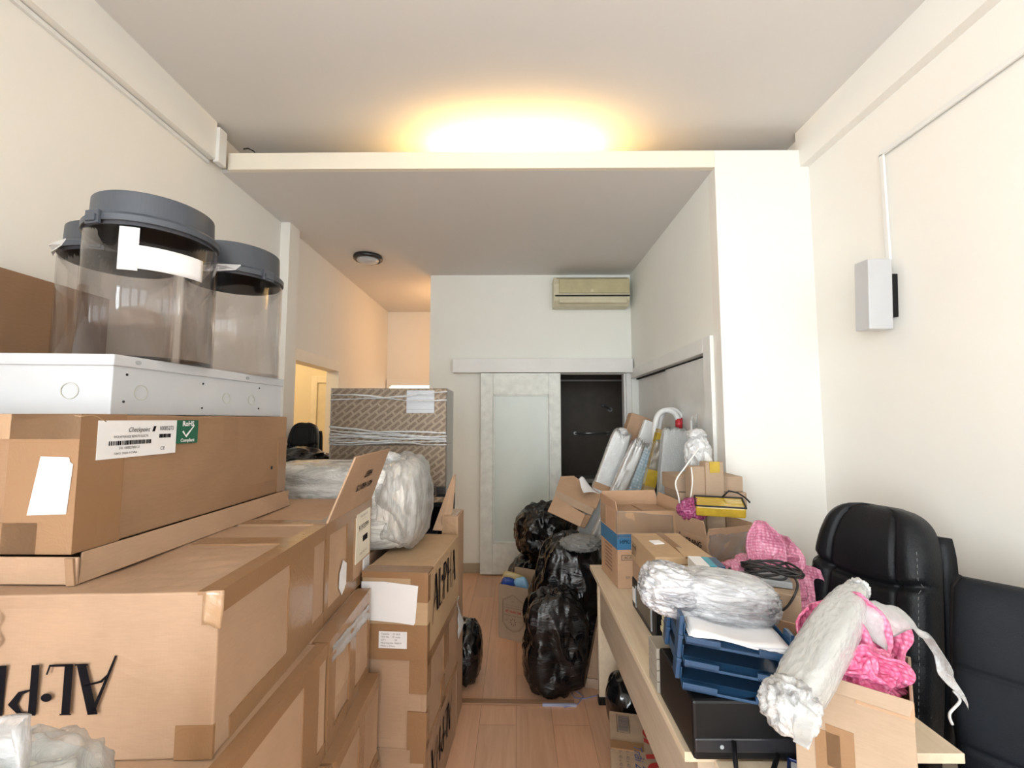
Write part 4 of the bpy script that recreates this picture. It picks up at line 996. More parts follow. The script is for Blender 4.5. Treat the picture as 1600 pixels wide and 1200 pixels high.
# ================================================================== LEANING WRAPPED ITEMS
def lean(name, label, cat, top, bot, Y, wd, th, mat, group=None, build=None, yb=0.0, edge=.01):
    """long slab on the floor leaning sideways; top / bot are two spots of its mid-line in the photo at distance Y"""
    p1 = at(top[0], top[1], Y=Y); p0 = at(bot[0], bot[1], Y=Y)
    dd = p1 - p0; base = p1 - dd * ((p1.z - 0.0) / dd.z)
    ax = (p1 - base); L = ax.length; ax.normalize()
    side = Vector((0, 1, 0)).cross(ax).normalized(); yy = ax.cross(side)
    ang = math.atan2(ax.x, ax.z)
    lift = wd / 2 * abs(math.sin(ang))
    M = Matrix(((side.x, yy.x, ax.x, base.x), (side.y, yy.y, ax.y, Y + yb), (side.z, yy.z, ax.z, base.z + lift), (0, 0, 0, 1)))
    t = root(name, M, label, cat, group)
    if build: build(t, L - lift, wd, th)
    else: G().box(-wd / 2, wd / 2, -th / 2, th / 2, 0, L - lift).build('body', mat, t, bevel=edge, seg=3)
    return t
GW = 'long wrapped pieces leaning in the recess'
def wrapped(core, film_m, seed, pw=14.0, rough=.05, knot=True, tapeat=None):
    def f(t, L, wd, th):
        blob('wrapped_core', (0, 0, L / 2), (wd / 2 * .93, th / 2 * .9, L / 2 * .985), core, t, seed=seed, amp=rough, freq=2, power=pw, aniso=(1, 1, 5), sub=5)
        blob('outer_film', (0, 0, L / 2), (wd / 2, th / 2, L / 2), film_m, t, seed=seed + 4, amp=rough * 1.6, freq=2.4, power=pw, aniso=(1, 1, 6), sub=5)
        if knot: blob('film_knot', (0, 0, L + .0), (wd * .28, th * .5, .035), M_filmw, t, seed=seed, amp=.35, freq=3, sub=4)
        if tapeat: G().box(-wd / 2 - .003, wd / 2 + .003, -th / 2 - .006, th / 2 + .003, L * tapeat, L * tapeat + .05).build('tape', M_tapel, t)
    return f
lean('wrapped_board', 'leftmost leaning white board in clear wrap, beside the dark doorway', 'wrapped board', (975, 676), (944, 762), 3.50, .15, .06, None, GW, wrapped(M_foam, film('wrap_a', .62, white=.3), 51, tapeat=.70))
lean('wrapped_board', 'leaning white board with shiny crinkled wrap, second from the dark doorway', 'wrapped board', (999, 694), (966, 770), 3.34, .10, .06, None, GW, wrapped(plain('cream_foam', (.68, .65, .58), .6), film('wrap_b', .45, white=.3, strength=1.0), 52, rough=.10))
lean('wrapped_board', 'thin white foam strip between the crinkled board and the foil bubble wrap', 'wrapped board', (1005, 704), (977, 772), 3.46, .045, .05, None, GW, wrapped(M_foam, M_film, 53, knot=False))
lean('wrapped_board', 'leaning piece in blue silver bubble wrap', 'wrapped board', (1018, 700), (993, 770), 3.40, .115, .07, None, GW, wrapped(M_bubb, M_film, 54, rough=.08))
lean('wrapped_board', 'slim white foam board behind the blue silver bubble wrap', 'wrapped board', (1027, 700), (1004, 772), 3.56, .05, .05, None, GW, wrapped(M_foam, M_film, 59, rough=.04, knot=False))
def longbox(t, L, wd, th):
    G().box(-wd / 2, wd / 2, -th / 2, th / 2, 0, L).build('body', cardboard('olive_card', (.40, .29, .14)), t, bevel=0.003)
    G().box(wd / 2 - .012, wd / 2 + .004, -th / 2 - .002, th / 2 + .002, 0, L).build('edge_strip', M_black, t, bevel=0.002)
    G().box(-wd / 2 - .002, wd / 2 - .012, -th / 2 - .003, th / 2, L - .10, L - .03).build('tape', M_yellow, t)
    G().box(-wd / 2 - .002, wd / 2 - .012, -th / 2 - .003, th / 2, L - .42, L - .30).build('tape', M_yellow, t)
    G().box(-wd / 2 - .002, wd / 2 - .012, -th / 2 - .003, th / 2, L - .60, L - .54).build('tape', M_tape, t)
    sheet('film_wrap', lambda u, v: Vector((-wd / 2 + wd * u, -th / 2 - .008, L - .30 + .22 * v)), 8, 12, M_film, t, seed=8, amp=.01, freq=25)
lean('long_box', 'long olive-brown taped carton with black edge leaning in the recess', 'carton', (1037, 672), (1014, 766), 3.31, .09, .06, None, None, longbox)
lean('grey_board', 'slim grey-blue board leaning right of the olive-brown carton', 'board', (1040, 700), (1025, 772), 3.50, .055, .04, plain('grey_blue_panel', (.30, .33, .38), .4), None)
lean('wrapped_board', 'wide grey board in clear bubble wrap leaning right of the olive-brown carton', 'wrapped board', (1057, 672), (1050, 765), 3.20, .20, .07, None, GW, wrapped(plain('grey_foam', (.42, .43, .44), .6), M_bubw, 55, pw=14, knot=False))
t = root('wrapped_sheet', TR(1.19, 3.0, 0, 60), 'tall translucent wrapped sheet with pointed corners against the closet panels', 'wrapped sheet')
G().poly([(-.11, 0, 0), (.13, 0, 0), (.13, 0, 1.60), (.125, 0, 1.645), (.06, 0, 1.57), (.0, 0, 1.61), (-.06, 0, 1.63), (-.11, 0, 1.60)], .012).build('sheet', M_bubw, t, bevel=0.002)
lean('white_box', 'tall white carton leaning behind the wrapped boards', 'carton', (1021, 660), (1005, 705), 3.66, .135, .06, M_white_pl, None)
lean('leaning_carton', 'tall brown carton leaning at the back near the dark doorway', 'carton', (1001, 650), (985, 700), 3.80, .17, .12, M_card, None)
# two white handles with red grips
for k, (px, dx, lab) in enumerate(((1034, 0, 'near white loop handle with red grip above the wrapped boards'), (1040, 0, 'far white loop handle with red grip above the wrapped boards'))):
    Y = 3.47 + .07 * k; p = at(px + 8, 641 - 1 * k, Y=Y)
    t = root('loop_handle', TR(p.x, Y, 0), lab, 'handle', 'white loop handles')
    zt = p.z; rx = .088
    pts = [(-rx - .03, 0, 0), (-rx - .01, 0, zt - .14)] + [(-rx * math.cos(a_) , 0, zt - .10 + .10 * math.sin(a_)) for a_ in [math.pi * i / 14 for i in range(1, 14)]] + [(rx, 0, zt - .12)]
    G().tube(pts, .021, 12).build('loop', M_white_pl, t, smooth=True)
    G().tube([(rx, 0, zt - .15), (rx + .003, 0, zt - .065)], .027, 14).build('grip', M_red_pl, t, smooth=True)
    G().tube([(rx - .03, 0, 0), (rx, 0, zt - .20)], .016, 10).build('post', M_white_pl, t, smooth=True)
# clear bag of white packaging hanging over flat cartons
t = root('clear_bag', Matrix.Translation(at(1090, 700, Y=2.62)), 'clear knotted bag with white packaging on the flat cartons', 'plastic bag')
blob('bag_body', (0, 0, -.04), (.075, .05, .11), M_filmw, t, seed=61, amp=.3, freq=2.2)
blob('bag_tuft', (-.005, 0, .075), (.055, .03, .035), M_filmw, t, seed=62, amp=.4, freq=3, sub=4)
G().tube([(.0, -.02, .05), (.03, -.03, -.04), (.06, -.04, -.13)], [.012, .022, .03], 10).build('white_sleeve', M_foam, t, smooth=True)

# ================================================================== TABLE AND WHAT IS ON IT
TZ = .75
t = root('long_table', TR(.437, 1.236, 0), 'long pale oak table along the right side of the aisle', 'table')
G().box(0, .72, 0, 1.50, TZ - .025, TZ).build('tabletop', M_table, t, bevel=0.0015)
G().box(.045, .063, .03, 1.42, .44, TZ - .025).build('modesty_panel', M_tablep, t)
G().box(.035, .69, 1.44, 1.465, .035, TZ - .025).build('end_panel', M_table, t)
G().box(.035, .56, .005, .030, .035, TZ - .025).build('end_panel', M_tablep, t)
for y_ in (1.45, .017):
    G().box(.03, .10, y_ - .022, y_ + .022, 0, .04).build('foot', M_black, t, bevel=0.004); G().box(.50, .56, y_ - .022, y_ + .022, 0, .04).build('foot', M_black, t, bevel=0.004)
t = root('side_desk', TR(.505, .50, 0), 'light wooden desk in the near right corner, nearly hidden by the big carton', 'desk')
G().box(0, .42, 0, .715, .72, .745).build('desktop', M_table, t, bevel=0.002)
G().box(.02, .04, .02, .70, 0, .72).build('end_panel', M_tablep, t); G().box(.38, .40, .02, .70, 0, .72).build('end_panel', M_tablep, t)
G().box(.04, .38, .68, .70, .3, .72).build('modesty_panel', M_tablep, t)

# carton with blue band
w, d, h = .335, .30, .385
BB = open_carton('open carton with a blue band on the far end of the table', (.853, 2.385), TZ + .001, w, d, h, 5, cardboard('orange_card', (.50, .31, .19)), None,
   flaps=(('B', .06, 4), ('R', .05, 14), ('L', .05, 6)), seed=6)
strip(BB, w, d, h, [('F', 0, 1, .50, .70), ('L', 0, 1, .50, .70)], M_bluecard, 'printed_band', .0012)
strip(BB, w, d, h, [('F', 0, 1, .72, 1.0), ('L', 0, .35, .72, 1)], M_tapel, 'tape', .0016)
text('HPK/YK', .03, M_ink, BB, fm(w, d, h, 'F', .17, .60, 0, .003), sx=.9)
lb, lw, lh = label_on(BB, w, d, h, 'F', .06, .40, .36, .43, plain('thin_ink_frame', (.12, .08, .06), .7), 'printed_frame', .0006)
G().box(-lw / 2 + .003, lw / 2 - .003, -lh / 2 + .003, lh / 2 - .003, 0, .0006).build('frame_ground', M_card, lb)
text('AC-040-031', .017, M_ink, lb, Matrix.Translation((0, 0, .0012)))
text('BA ALONG', .020, M_grey_ink, BB, fm(w, d, h, 'F', .27, .14, 0, .002))
g = G(); M = fm(w, d, h, 'L', .5, .28, 0, .0015)
for k in range(7): g.stroke([(-.07 + .004 * (k % 2), .07 - .02 * k), (.06, .072 - .02 * k)], .009, M)
g.build('printed_block', plain('brown_print', (.26, .14, .08), .7), BB, norm=False)
M0 = BB.matrix_world
for k in range(4):
    c = Vector(M0 @ Vector((-.115 + .077 * k, 0.01, 0)))
    t = root('small_carton', TR(c.x, c.y, TZ + .010, 5), ('leftmost', 'second from left', 'third from left', 'rightmost')[k] + ' small upright brown carton packed inside the blue-banded carton', 'carton', 'small cartons inside the blue-banded carton')
    G().box(-.036, .036, -.125, .12, 0, .362 - .004 * (k % 2)).build('body', M_card2, t, bevel=0.003)
sheet('film_wrap', lambda u, v: Vector((-w / 2 - .006 + .30 * u, -d / 2 - .006, .25 + .14 * v - .03 * u * v)), 16, 12, film('box_film', .90, white=.35), BB, th=.0006, seed=3, amp=.010, freq=18)

# KHAU TRANG carton
w, d, h = .27, .285, .295
KT = open_carton('open carton printed KHAU TRANG, holding the amber case', (1.157, 2.255), TZ + .001, w, d, h, 18, M_card, None, flaps=(('L', .085, 8), ('F', .05, 12), ('R', .06, 14), ('B', .05, 5)), seed=9)
text('KHẨU TRANG', .036, M_ink, KT, fm(w, d, h, 'L', .50, .87, 0, .003), sx=.95, bold=.0005)
text('ca nga', .024, M_ink, KT, fm(w, d, h, 'L', .50, .755, -4, .003), shear=.3, bold=.001)
strip(KT, w, d, h, [('F', 0, 1, .42, .60)], M_tapel)
sheet('clear_tape', lambda u, v: Vector((-w / 2 + .01 + .25 * u, -d / 2 - .005, h - .10 + .12 * v)), 16, 10, MATS['box_film'], KT, th=.0006, seed=7, amp=.010, freq=20)
# text on near-left face of the carton is turned toward the aisle
for k, (px, wd_, zt, lab) in enumerate(((1087, .085, 1.352, 'shorter upright carton standing in the KHAU TRANG carton'), (1112, .10, 1.375, 'taller upright carton with brown tape at its top, standing in the KHAU TRANG carton'))):
    p = at(px, 750, Y=2.40)
    t = root('upright_carton', TR(p.x, 2.40, TZ + .012, 8), lab, 'carton', 'upright cartons')
    G().box(-wd_ / 2, wd_ / 2, -.03, .03, 0, zt - TZ).build('body', M_card4, t, bevel=0.003)
    if k: G().box(-.028, .028, -.032, .032, zt - TZ - .055, zt - TZ + .002).build('tape', M_yellow, t)
p = at(1124, 792, Y=2.24)
t = root('amber_case', TR(p.x, 2.24, p.z + .01, -18, 14, 0), 'flat amber plastic case lying on the KHAU TRANG carton', 'case')
G().box(-.11, .11, -.06, .06, -.038, .014).build('case_body', M_yellow, t, bevel=0.008)
G().box(-.113, .113, -.063, -.056, .012, .020).box(-.113, .113, .056, .063, .012, .02).box(-.113, -.106, -.063, .063, .012, .02).box(.106, .113, -.063, .063, .012, .02).build('case_rim', M_black, t, bevel=0.003)
g = G().tube([(.02, .05, .02), (.05, .06, .05), (.09, .05, .045), (.12, .03, .03), (.13, -.02, .03)], .004, 8); g.build('wire_handle', M_black, t, smooth=True)
t = root('bubble_wrap', Matrix.Translation(at(1082, 793, Y=2.30)), 'purple-pink bubble wrap tucked in the KHAU TRANG carton', 'bubble wrap', 'pink bubble wrap')
blob('wrap_sheet', (0, 0, -.01), (.075, .06, .055), M_purple, t, seed=70, amp=.3, freq=2.5)
t = root('white_cable', Matrix.Translation(at(1086, 707, Y=2.33)), 'white cable looping from the clear bag down to the KHAU TRANG carton', 'cable')
o0 = at(1086, 707, Y=2.33)
def spline(pts, n=10):
    out = []; P_ = [pts[0]] + pts + [pts[-1]]
    for i in range(1, len(P_) - 2):
        for k in range(n):
            s_ = k / n; a_, b2, c_, d_ = P_[i - 1], P_[i], P_[i + 1], P_[i + 2]
            out.append(0.5 * ((2 * b2) + (c_ - a_) * s_ + (2 * a_ - 5 * b2 + 4 * c_ - d_) * s_ * s_ + (3 * b2 - a_ - 3 * c_ + d_) * s_ ** 3))
    out.append(pts[-1]); return out
G().tube(spline([at(*q_, Y=2.33) - o0 for q_ in ((1092, 700), (1072, 728), (1056, 752), (1060, 775), (1064, 797))]), .004, 8).build('cable', M_cablew, t, smooth=True)
G().tube(spline([at(*q_, Y=2.35) - o0 for q_ in ((1080, 730), (1082, 752), (1079, 778))]), .0035, 8).build('cable_tail', M_cablew, t, smooth=True)
# flat cartons at the far end
carton('plain carton hidden under the flat cartons at the table end', (1.20, 2.60), TZ + .001, .30, .12, .385, 0, M_card, seed=71)
carton('lower flat brown carton at the far end of the table', (1.243, 2.46), 1.138, .36, .255, .078, 0, M_card4, 'flat cartons at the table end', seed=72, dent=.002)
carton('upper flat brown carton at the far end of the table', (1.232, 2.475), 1.218, .36, .24, .082, 1, M_card4, 'flat cartons at the table end', seed=73, dent=.002)

# small cartons on black device
t = root('black_device', TR(.66, 1.98, TZ + .001), 'flat black device lying under two small cartons on the table', 'device')
G().box(-.12, .12, -.175, .175, 0, .13).build('device_body', M_black, t, bevel=0.004)
G().box(-.1215, -.118, -.12, .10, .025, .105).build('side_recess', plain('glossy_black', (.004, .004, .005), .12), t); G().box(-.1225, -.1195, .12, .16, .03, .09).build('rating_sticker', M_paper, t)
G().box(-.1235, -.119, -.13, -.118, .02, .11).box(-.1235, -.119, .10, .112, .02, .11).build('port_frame', M_greyp, t)
w, d, h = .215, .35, .082
carton('white-brown small carton between the black device and the taped small carton', (.757, 1.80), TZ + .133, w, d, h, 0, M_card2, seed=75, dent=.002)
w, d, h = .225, .37, .112
SC = carton('small brown carton with white sticker and arrow symbols beside the blue-banded carton', (.762, 1.78), TZ + .217, w, d, h, 0, M_c5, seed=76, dent=.003)
strip(SC, w, d, h, [('T', .52, .66, 0, 1)], M_tape)
label_on(SC, w, d, h, 'T', .22, .42, .50, .64, M_paper, 'white_sticker', rot=8)
for fc, uu in (('L', .14), ('F', .5)):
    M = fm(w, d, h, fc, uu, .45, 0, .002); g = G()
    if fc == 'F': g.stroke([(-.05, -.035), (-.05, .035), (.05, .035), (.05, -.035), (-.05, -.035)], .002, M); xo = -.028
    else: g.stroke([(-.03, -.02), (.035, -.02), (.035, .03), (-.03, .03), (-.03, -.02)], .002, M); xo = -.012
    for k in (0, 1): g.stroke([(xo + k * .014, -.02), (xo + k * .014, .012)], .004, M); g.stroke([(xo + k * .014, .010), (xo + k * .014, .025)], [.012, .001], M)
    g.stroke([(xo + .04, .022), (xo + .04, .004)], [.016, .010], M); g.stroke([(xo + .04, .004), (xo + .04, -.016)], .003, M)
    g.build('printed_symbols', M_ink, SC, norm=False)
G().poly([(-.0, -d / 2 + .002, h + .001), (w / 2, -d / 2 + .002, h + .001), (w / 2 - .02, -d / 2 + .06, h + .006), (.01, -d / 2 + .12, h + .006)], .003).build('lifted_flap', M_c5, SC)
# yellowed paper stack
t = root('paper_stack', TR(.66, 1.70, TZ + .001), 'stack of yellowed paper beside the blue letter trays', 'paper stack')
g = G()
for k in range(14): g.box(-.112 + .003 * (k % 3), .11, -.072 + .002 * ((k * 7) % 3), .072, k * .0205, k * .0205 + .0195)
g.build('paper_reams', M_yellowp, t, bevel=0.002)
p = at(1088, 889, Y=1.70)
t = root('small_printed_box', TR(.70, 1.70, TZ + .289, -6), 'small white and blue printed box behind the silver-wrapped bundle', 'box')
G().box(-.05, .05, -.055, .055, 0, .05).build('body', plain('dark_blue_print', (.02, .07, .16), .35), t, bevel=0.002)
G().box(-.0512, -.005, -.0562, .0562, -.0, .0508).build('white_side', M_paper, t); G().box(-.004, .02, -.0562, .05, .03, .0512).build('cyan_panel', plain('cyan_print', (.05, .32, .45), .35), t)
G().box(.004, .018, -.0567, -.05, .006, .034).build('red_mark', M_red_pl, t)

# black device under the trays, small grey cases
t = root('black_box_device', TR(.449, 1.205, TZ + .001), 'wide black box device under the blue letter trays', 'device')
G().box(0, .27, 0, .27, 0, .145).build('device_body', M_black, t, bevel=0.008)
G().box(.003, .267, -.003, .02, .02, .055).build('front_lip', plain('satin_black', (.018, .018, .022), .3), t, bevel=0.004)
G().cyl((0, 0, 0), .005, .003, 16, TR(.07, -.001, .035, 0, 90)).build('button', M_greyp, t)
G().tube([(.10, -.004, .05), (.09, -.03, .02), (.075, -.07, .006), (.13, -.09, .006), (.17, -.05, .012), (.20, -.02, .03)], .006, 8).build('stand_leg', M_black, t, smooth=True)
for k in range(4):
    t = root('grey_case', TR(.474 - .02, 1.51 + .0, TZ + .002 + k * .034, 0), ('bottom', 'second lowest', 'second highest', 'topmost')[k] + ' small grey case in the pile behind the black box device', 'case', 'small grey cases beside the trays')
    G().box(-.01, .05, -.028, .06, 0, .032).build('case_body', plain('beige_grey', (.32, .29, .24), .5), t, bevel=0.002)

# letter trays
TM = TR(.435, 1.235, .912, -10, 0, 6)
t = root('letter_trays', TM, 'stack of three dark blue plastic letter trays with paper on top', 'letter trays')
tw, td = .262, .32
for k in range(3):
    z = .004 + k * .058
    g = G(); g.box(0, tw, .03, td, z, z + .003).box(0, .003, .03, td, z, z + .030).box(tw - .003, tw, .03, td, z, z + .030).box(0, tw, td - .003, td, z, z + .03)
    g.poly([(0, .03, z + .003), (0, -.0, z - .006), (tw, -.0, z - .006), (tw, .03, z + .003)], .003)
    g.box(0, tw, -.006, .001, z - .008, z - .001)
    g.box(0, .085, -.006, .004, z - .008, z + .010).box(tw - .085, tw, -.006, .004, z - .008, z + .010)
    for j in range(14): g.box(.02 + j * .017, .026 + j * .017, .10, .104, z + .003, z + .006)
    g.build('tray', M_blue, t, bevel=0.0012)
for x in (-.012, tw):
    for yy_ in (.035, .22):
        g = G(); g.box(x, x + .012, yy_, yy_ + .045, -.0, .165); g.box(x - .001, x + .013, yy_ - .004, yy_ + .049, .045, .055).box(x - .001, x + .013, yy_ - .004, yy_ + .049, .105, .115)
        g.build('riser', M_blue, t, bevel=0.002)
pz = .004 + 2 * .058 + .004
t2 = root('paper_sheets', TM @ Matrix.Translation((0, 0, pz)), 'white paper sheets lying in the top blue tray', 'paper')
for k in range(3):
    sheet('paper', lambda u, v, k=k: Vector((.008 + .004 * k + .236 * u, .0 + .27 * v, .004 + .004 * k + .006 * math.sin(3 * u + k) ** 2 * (1 - v) + .004 * math.sin(7 * u + 3 * v))), 14, 10, M_paper, t2, th=.0012)

# silver-wrapped bundle on the trays
t = root('silver_bundle', TR(.565, 1.385, 1.088, -8), 'bundle tightly wrapped in shiny silver-white film on top of the blue trays', 'wrapped bundle')
def sil_prof(z, a): return 1.0
def silver(name, c, r, seed, mat, amp, rot=(0, 0, 0)):
    return blob(name, c, r, mat, t, seed=seed, amp=amp, freq=2.3, power=2.8, aniso=(1, 1.5, 3), sub=6, rot=rot)
silver('wrapped_core', (.055, 0, .0), (.140, .082, .066), 81, M_silver, .10, (0, .12, 0))
silver('wrapped_lobe', (-.095, .005, .010), (.095, .08, .070), 82, M_silver, .16, (0, .25, 0))
silver('outer_film', (.05, -.003, .0), (.146, .086, .070), 84, M_film, .14, (0, .12, 0))

# pink bubble wrap heap
def petal(parent, base, tip, width, mat, seed, curl=.05, name='wrap_fold', n=14):
    base = Vector(base); tip = Vector(tip); ax = tip - base; sd = ax.cross(Vector((0.3, 1, 0.2))).normalized(); nr_ = sd.cross(ax.normalized())
    def f(u, v):
        ww = width * (.55 + .6 * math.sin(math.pi * min(1, v * .8 + .12))) * (1 if v < .8 else 1 - (v - .8) * 2.2)
        x = (u - .5) * ww
        return base + ax * v + sd * x + nr_ * (curl * (1 - (2 * u - 1) ** 2) + curl * .4 * math.sin(3 * v + seed))
    return sheet(name, f, n, n, mat, parent, th=.005, seed=seed, amp=.016, freq=16)
t = root('bubble_wrap', TR(1.01, 1.93, TZ + .001), 'large crumpled heap of pink bubble wrap by the right wall', 'bubble wrap', 'pink bubble wrap')
blob('wrap_heap', (0, 0, .13), (.175, .13, .155), M_pinkl, t, seed=90, amp=.22, freq=2.0, floor=-.128, sub=6, amp2=.16)
petal(t, (.02, -.06, .20), (.0, -.03, .44), .12, M_pinkl, 3, .04); petal(t, (.05, -.05, .20), (.09, -.02, .38), .15, M_pinkl, 5, .03)
petal(t, (-.10, -.08, .14), (-.13, -.10, .27), .16, M_pinkl, 7, .05); petal(t, (.07, -.08, .16), (.16, -.06, .28), .2, M_pinkl, 8, .05)
t = root('bubble_wrap', TR(.86, 1.80, 1.0), 'small pale pink bubble wrap scrap left of the large heap', 'bubble wrap', 'pink bubble wrap')
blob('wrap_sheet', (0, 0, .0), (.10, .06, .055), M_pinkl, t, seed=93, amp=.3, freq=2.5, sub=5)

# carton with cables
w, d, h = .24, .20, .262
CB = carton('brown carton with black cables on top, right of the silver bundle', (.965, 1.575), TZ + .001, w, d, h, -30, M_card4, None, seed=95, dent=.006, tapes=[('F', .55, .62, 0, 1)])
M0 = CB.matrix_world
t = root('grey_adapter', M0 @ TR(-.01, 0, h + .001, 8), 'flat grey electronic unit under the black cables', 'device')
G().box(-.09, .10, -.06, .06, 0, .022).build('unit_body', M_greyp, t, bevel=0.003)
t = root('black_cables', M0 @ TR(0, 0, h + .024), 'tangle of black cables on the brown carton', 'cables')
r_ = random.Random(4)
for k in range(4):
    pts = []
    for i in range(26):
        a_ = i / 25 * 2 * math.pi * 1.6 + k * 1.3
        pts.append(Vector(((.085 + .02 * math.sin(3 * a_ + k)) * math.cos(a_) + .03, (.055 + .015 * math.cos(2 * a_)) * math.sin(a_), .012 + .007 * k + .012 * math.sin(2.3 * a_ + k))))
    G().tube(spline(pts, 4), .0042, 8).build('cable', M_cable, t, smooth=True)
G().tube(spline([Vector(q_) for q_ in ((-.10, -.05, .02), (-.13, -.09, -.03), (-.10, -.115, -.09), (.0, -.115, -.11), (.07, -.115, -.07), (.11, -.09, .0), (.10, -.03, .02))], 8), .004, 8).build('hanging_cable', M_cable, t, smooth=True)

# small open carton between
open_carton('small open carton with flap up, between the blue trays and the pink-filled carton', (.880, 1.300), TZ + .001, .20, .18, .20, -40, M_card, None, flaps=(('L', .05, 20), ('F', .04, 25), ('R', .05, 20)), seed=3)

# big near carton with pink wrap
w, d, h = .215, .235, .275
BC = open_carton('near open carton filled with pink bubble wrap, bottom right', (.820, .980), TZ + .002, w, d, h, -40, M_card4, None, flaps=(('F', .03, 150),), seed=5, t=.006)
strip(BC, w, d, h, [('F', .28, .52, .30, .62), ('F', .18, .40, .20, .56)], M_tape, 'tape', .0012)
strip(BC, w, d, h, [('F', .55, 1, .86, .99)], M_tapel, 'tape', .0014)
text('FAT', .05, M_grey_ink, BC, fm(w, d, h, 'R', .60, .55, 90, .002), bold=.002); text('ASIA', .035, M_grey_ink, BC, fm(w, d, h, 'R', .82, .50, 90, .002), bold=.001)
M0 = BC.matrix_world; c0 = M0 @ Vector((0, 0, h))
t = root('bubble_wrap', Matrix.Translation(c0), 'bright pink bubble wrap stuffed in the near carton', 'bubble wrap', 'pink bubble wrap')
blob('wrap_heap', (-.01, .0, -.02), (.095, .095, .085), M_pink, t, seed=97, amp=.28, freq=2.2, sub=6, amp2=.2)
petal(t, (-.05, -.04, .0), (-.07, -.02, .13), .13, M_pink, 11, .05); petal(t, (.01, -.03, .01), (.01, .0, .15), .12, M_pink, 12, .04)
petal(t, (.06, .0, -.01), (.085, .03, .12), .13, M_pink, 13, .045); petal(t, (-.02, -.08, -.03), (-.03, -.09, .07), .14, M_pink, 14, .04)
t = root('plastic_film', Matrix.Translation(c0), 'clear torn plastic film hanging behind the bright pink bubble wrap', 'plastic film')
fq_ = [at(1352, 985, Y=1.12) - c0, at(1395, 958, Y=1.14) - c0, at(1440, 985, Y=1.14) - c0, at(1476, 1040, Y=1.13) - c0, at(1492, 1085, Y=1.12) - c0]
def ff(u, v):
    k = v * 4; i = min(3, int(k)); p = fq_[i].lerp(fq_[i + 1], k - i); return p + Vector((.03, -.02, -.04)) * ((u - .5) * (1 - .6 * v) * 2)
sheet('film', ff, 10, 24, film('drape_film', .6, white=.35, scale=(12, 12, 12)), t, th=.001, seed=9, amp=.022, freq=18)
G().tube(spline([at(1490, 1080, Y=1.12) - c0, at(1500, 1095, Y=1.12) - c0, at(1484, 1115, Y=1.12) - c0, at(1488, 1132, Y=1.12) - c0], 6), .003, 6).build('film_strand', M_filmw, t, smooth=True)

# long wrapped roll
p1 = at(1338, 925, Y=1.22); p0 = at(1238, 1095, Y=.92)
ax = (p1 - p0); L = ax.length; q_ = ax.to_track_quat('Z', 'Y').to_matrix().to_4x4()
t = root('wrapped_roll', Matrix.Translation(p0) @ q_, 'long white roll in torn clear wrap lying across the near carton', 'wrapped roll')
def rollp(z, a): return 1.0 - .25 * max(0, z) + .02 * math.sin(5 * z)
blob('roll_core', (0, 0, L / 2), (.042, .042, L / 2 + .02), crease('off_white_wrap', (.60, .59, .56), .35, (14, 14, 3), .5), t, seed=100, amp=.06, freq=2, power=3.6, aniso=(1.5, 1.5, 4), prof=rollp, sub=6)
blob('outer_film', (0, 0, L / 2), (.045, .045, L / 2 + .028), film('roll_film', .78, white=.4, scale=(8, 8, 3)), t, seed=102, amp=.06, freq=2.5, power=3.6, aniso=(1.5, 1.5, 5), prof=rollp, sub=6)
blob('crumpled_end', (.0, -.0, -.015), (.05, .048, .05), M_torn, t, seed=103, amp=.30, freq=2.0, sub=5)
blob('film_knot', (0, 0, L + .02), (.026, .026, .02), M_filmw, t, seed=106, amp=.4, freq=2.6, sub=4)
sheet('torn_film', lambda u, v: Vector((-.03 - .02 * v + .05 * (u - .5) * (1 - .6 * v), .02, -.03 - .085 * v)), 8, 12, M_filmw, t, th=.001, seed=6, amp=.012, freq=25)

# clipboard tray bottom
p = at(1275, 1200, Z=.765)
t = root('document_tray', TR(p.x, p.y, .748, -32), 'dark blue tray holding white paper at the bottom edge, under the near carton', 'document tray')
G().box(-.06, .10, -.16, .012, 0, .006).box(-.06, .10, .007, .012, 0, .014).box(-.06, -.055, -.16, .012, 0, .014).box(.095, .10, -.16, .012, 0, .014).build('tray_body', plain('navy_plastic', (.015, .03, .12), .3), t, bevel=0.001)
t = root('paper_sheets', TR(p.x, p.y, .7545, -32), 'white paper lying in the dark blue tray at the bottom edge', 'paper')
G().box(-.052, .092, -.155, .004, 0, .003).build('paper', M_paper, t)

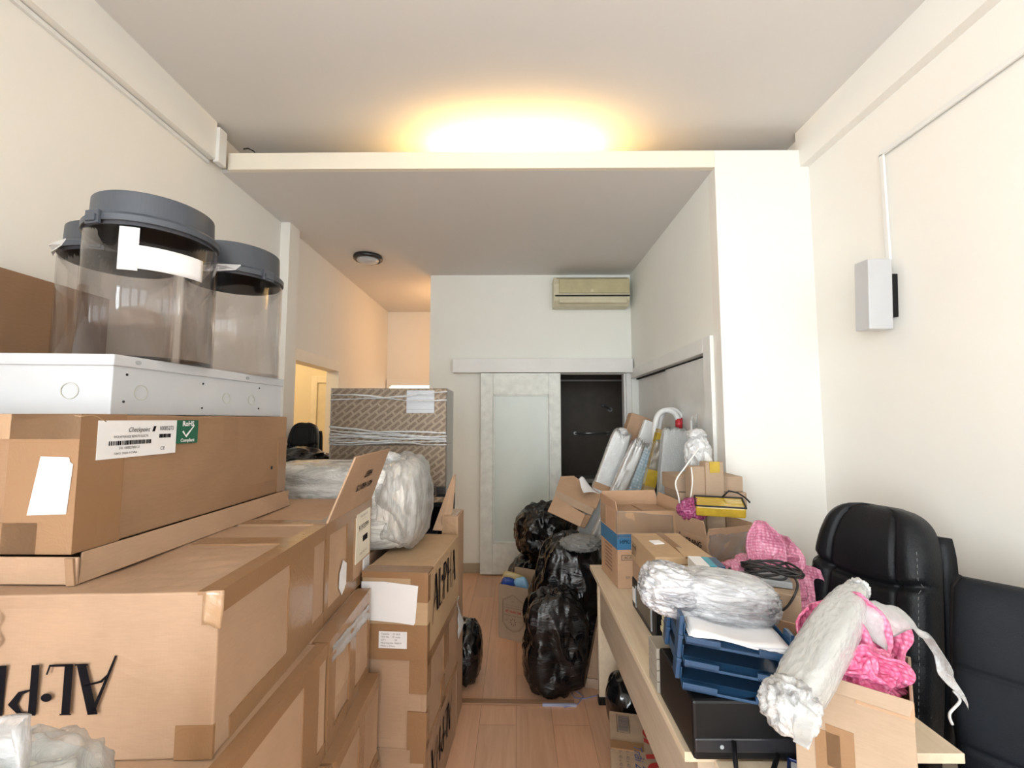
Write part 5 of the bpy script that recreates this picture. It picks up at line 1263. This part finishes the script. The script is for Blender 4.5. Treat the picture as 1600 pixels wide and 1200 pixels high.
# under the table
w, d, h = .33, .62, .222
SB = carton('brown carton with red brushed writing on the floor below the table edge', (.655, 1.591), 0, .33, .62, .222, -10.7, M_card4, None, seed=111, dent=.004)
w = .33
text('SÁCH', .17, M_red_ink, SB, fm(w, d, h, 'T', .60, .50, -90, .003), shear=.25, bold=.004, sx=1.0)
barcode(SB, fm(w, d, h, 'T', .18, .86, -90, .0022), .105, .045, 9, M_grey_ink)
g = G(); M = fm(w, d, h, 'T', .18, .86, 0, .0024); g.stroke([(-.027, -.06), (.027, -.06), (.027, .06), (-.027, .06), (-.027, -.06)], .002, M); g.build('barcode_frame', M_ink, SB, norm=False)
strip(SB, w, d, h, [('T', 0, .42, .60, .68)], M_tape)
text('Trải 2cm', .05, plain('blue_ink', (.05, .08, .22), .6), SB, fm(w, d, h, 'T', .34, .50, -90, .0025), shear=.3)
for k in range(2): text('0 - 40 x 40 x 65 CM', .020, M_grey_ink, SB, fm(w, d, h, 'T', .12 + .09 * k, .45, -90, .0025))
t = root('bin_bag', TR(.575, 2.46, 0), 'small glossy black bag under the far end of the table', 'bin bag', 'black bin bags')
blob('bag_body', (0, 0, .13), (.10, .14, .145), plain('glossy_black_bag', (.006, .006, .007), .12, bstr=.4, bscale=8), t, seed=115, amp=.08, freq=1.6, power=2.6, floor=-.13)

# ================================================================== CHAIRS AT RIGHT
office_chair('black leather executive chair behind the cable-topped carton', TR(1.09, 1.66, 0, -72) , 1.29, .42, 'exec', arms=False)
office_chair('black padded office chair in the near right corner', TR(1.30, 1.08, 0, -50), 1.13, .50, 'task', arms=False)

# ================================================================== NEAR LEFT WRAPPED PACK
carton('plain carton under the plastic-wrapped pack, below the bottom left of the view', (-.56, .46), 0, .40, .28, .90, 0, M_card, seed=120)
t = root('wrapped_pack', TR(-.66, .58, .902), 'white pack in crumpled clear plastic at the bottom left', 'wrapped pack')
blob('pack_core', (0, 0, .13), (.105, .10, .145), plain('off_white_foam', (.52, .53, .47), .5), t, seed=121, amp=.06, freq=2, power=4, floor=-.128)
blob('outer_film', (0, 0, .135), (.115, .11, .155), film('pack_film', .6, white=.3, scale=(10, 10, 10)), t, seed=122, amp=.2, freq=2.2, power=3.2, floor=-.134, sub=6, amp2=.1)
petal(t, (.03, -.03, .25), (.065, -.02, .34), .06, MATS['pack_film'], 15, .02, 'film_peak')
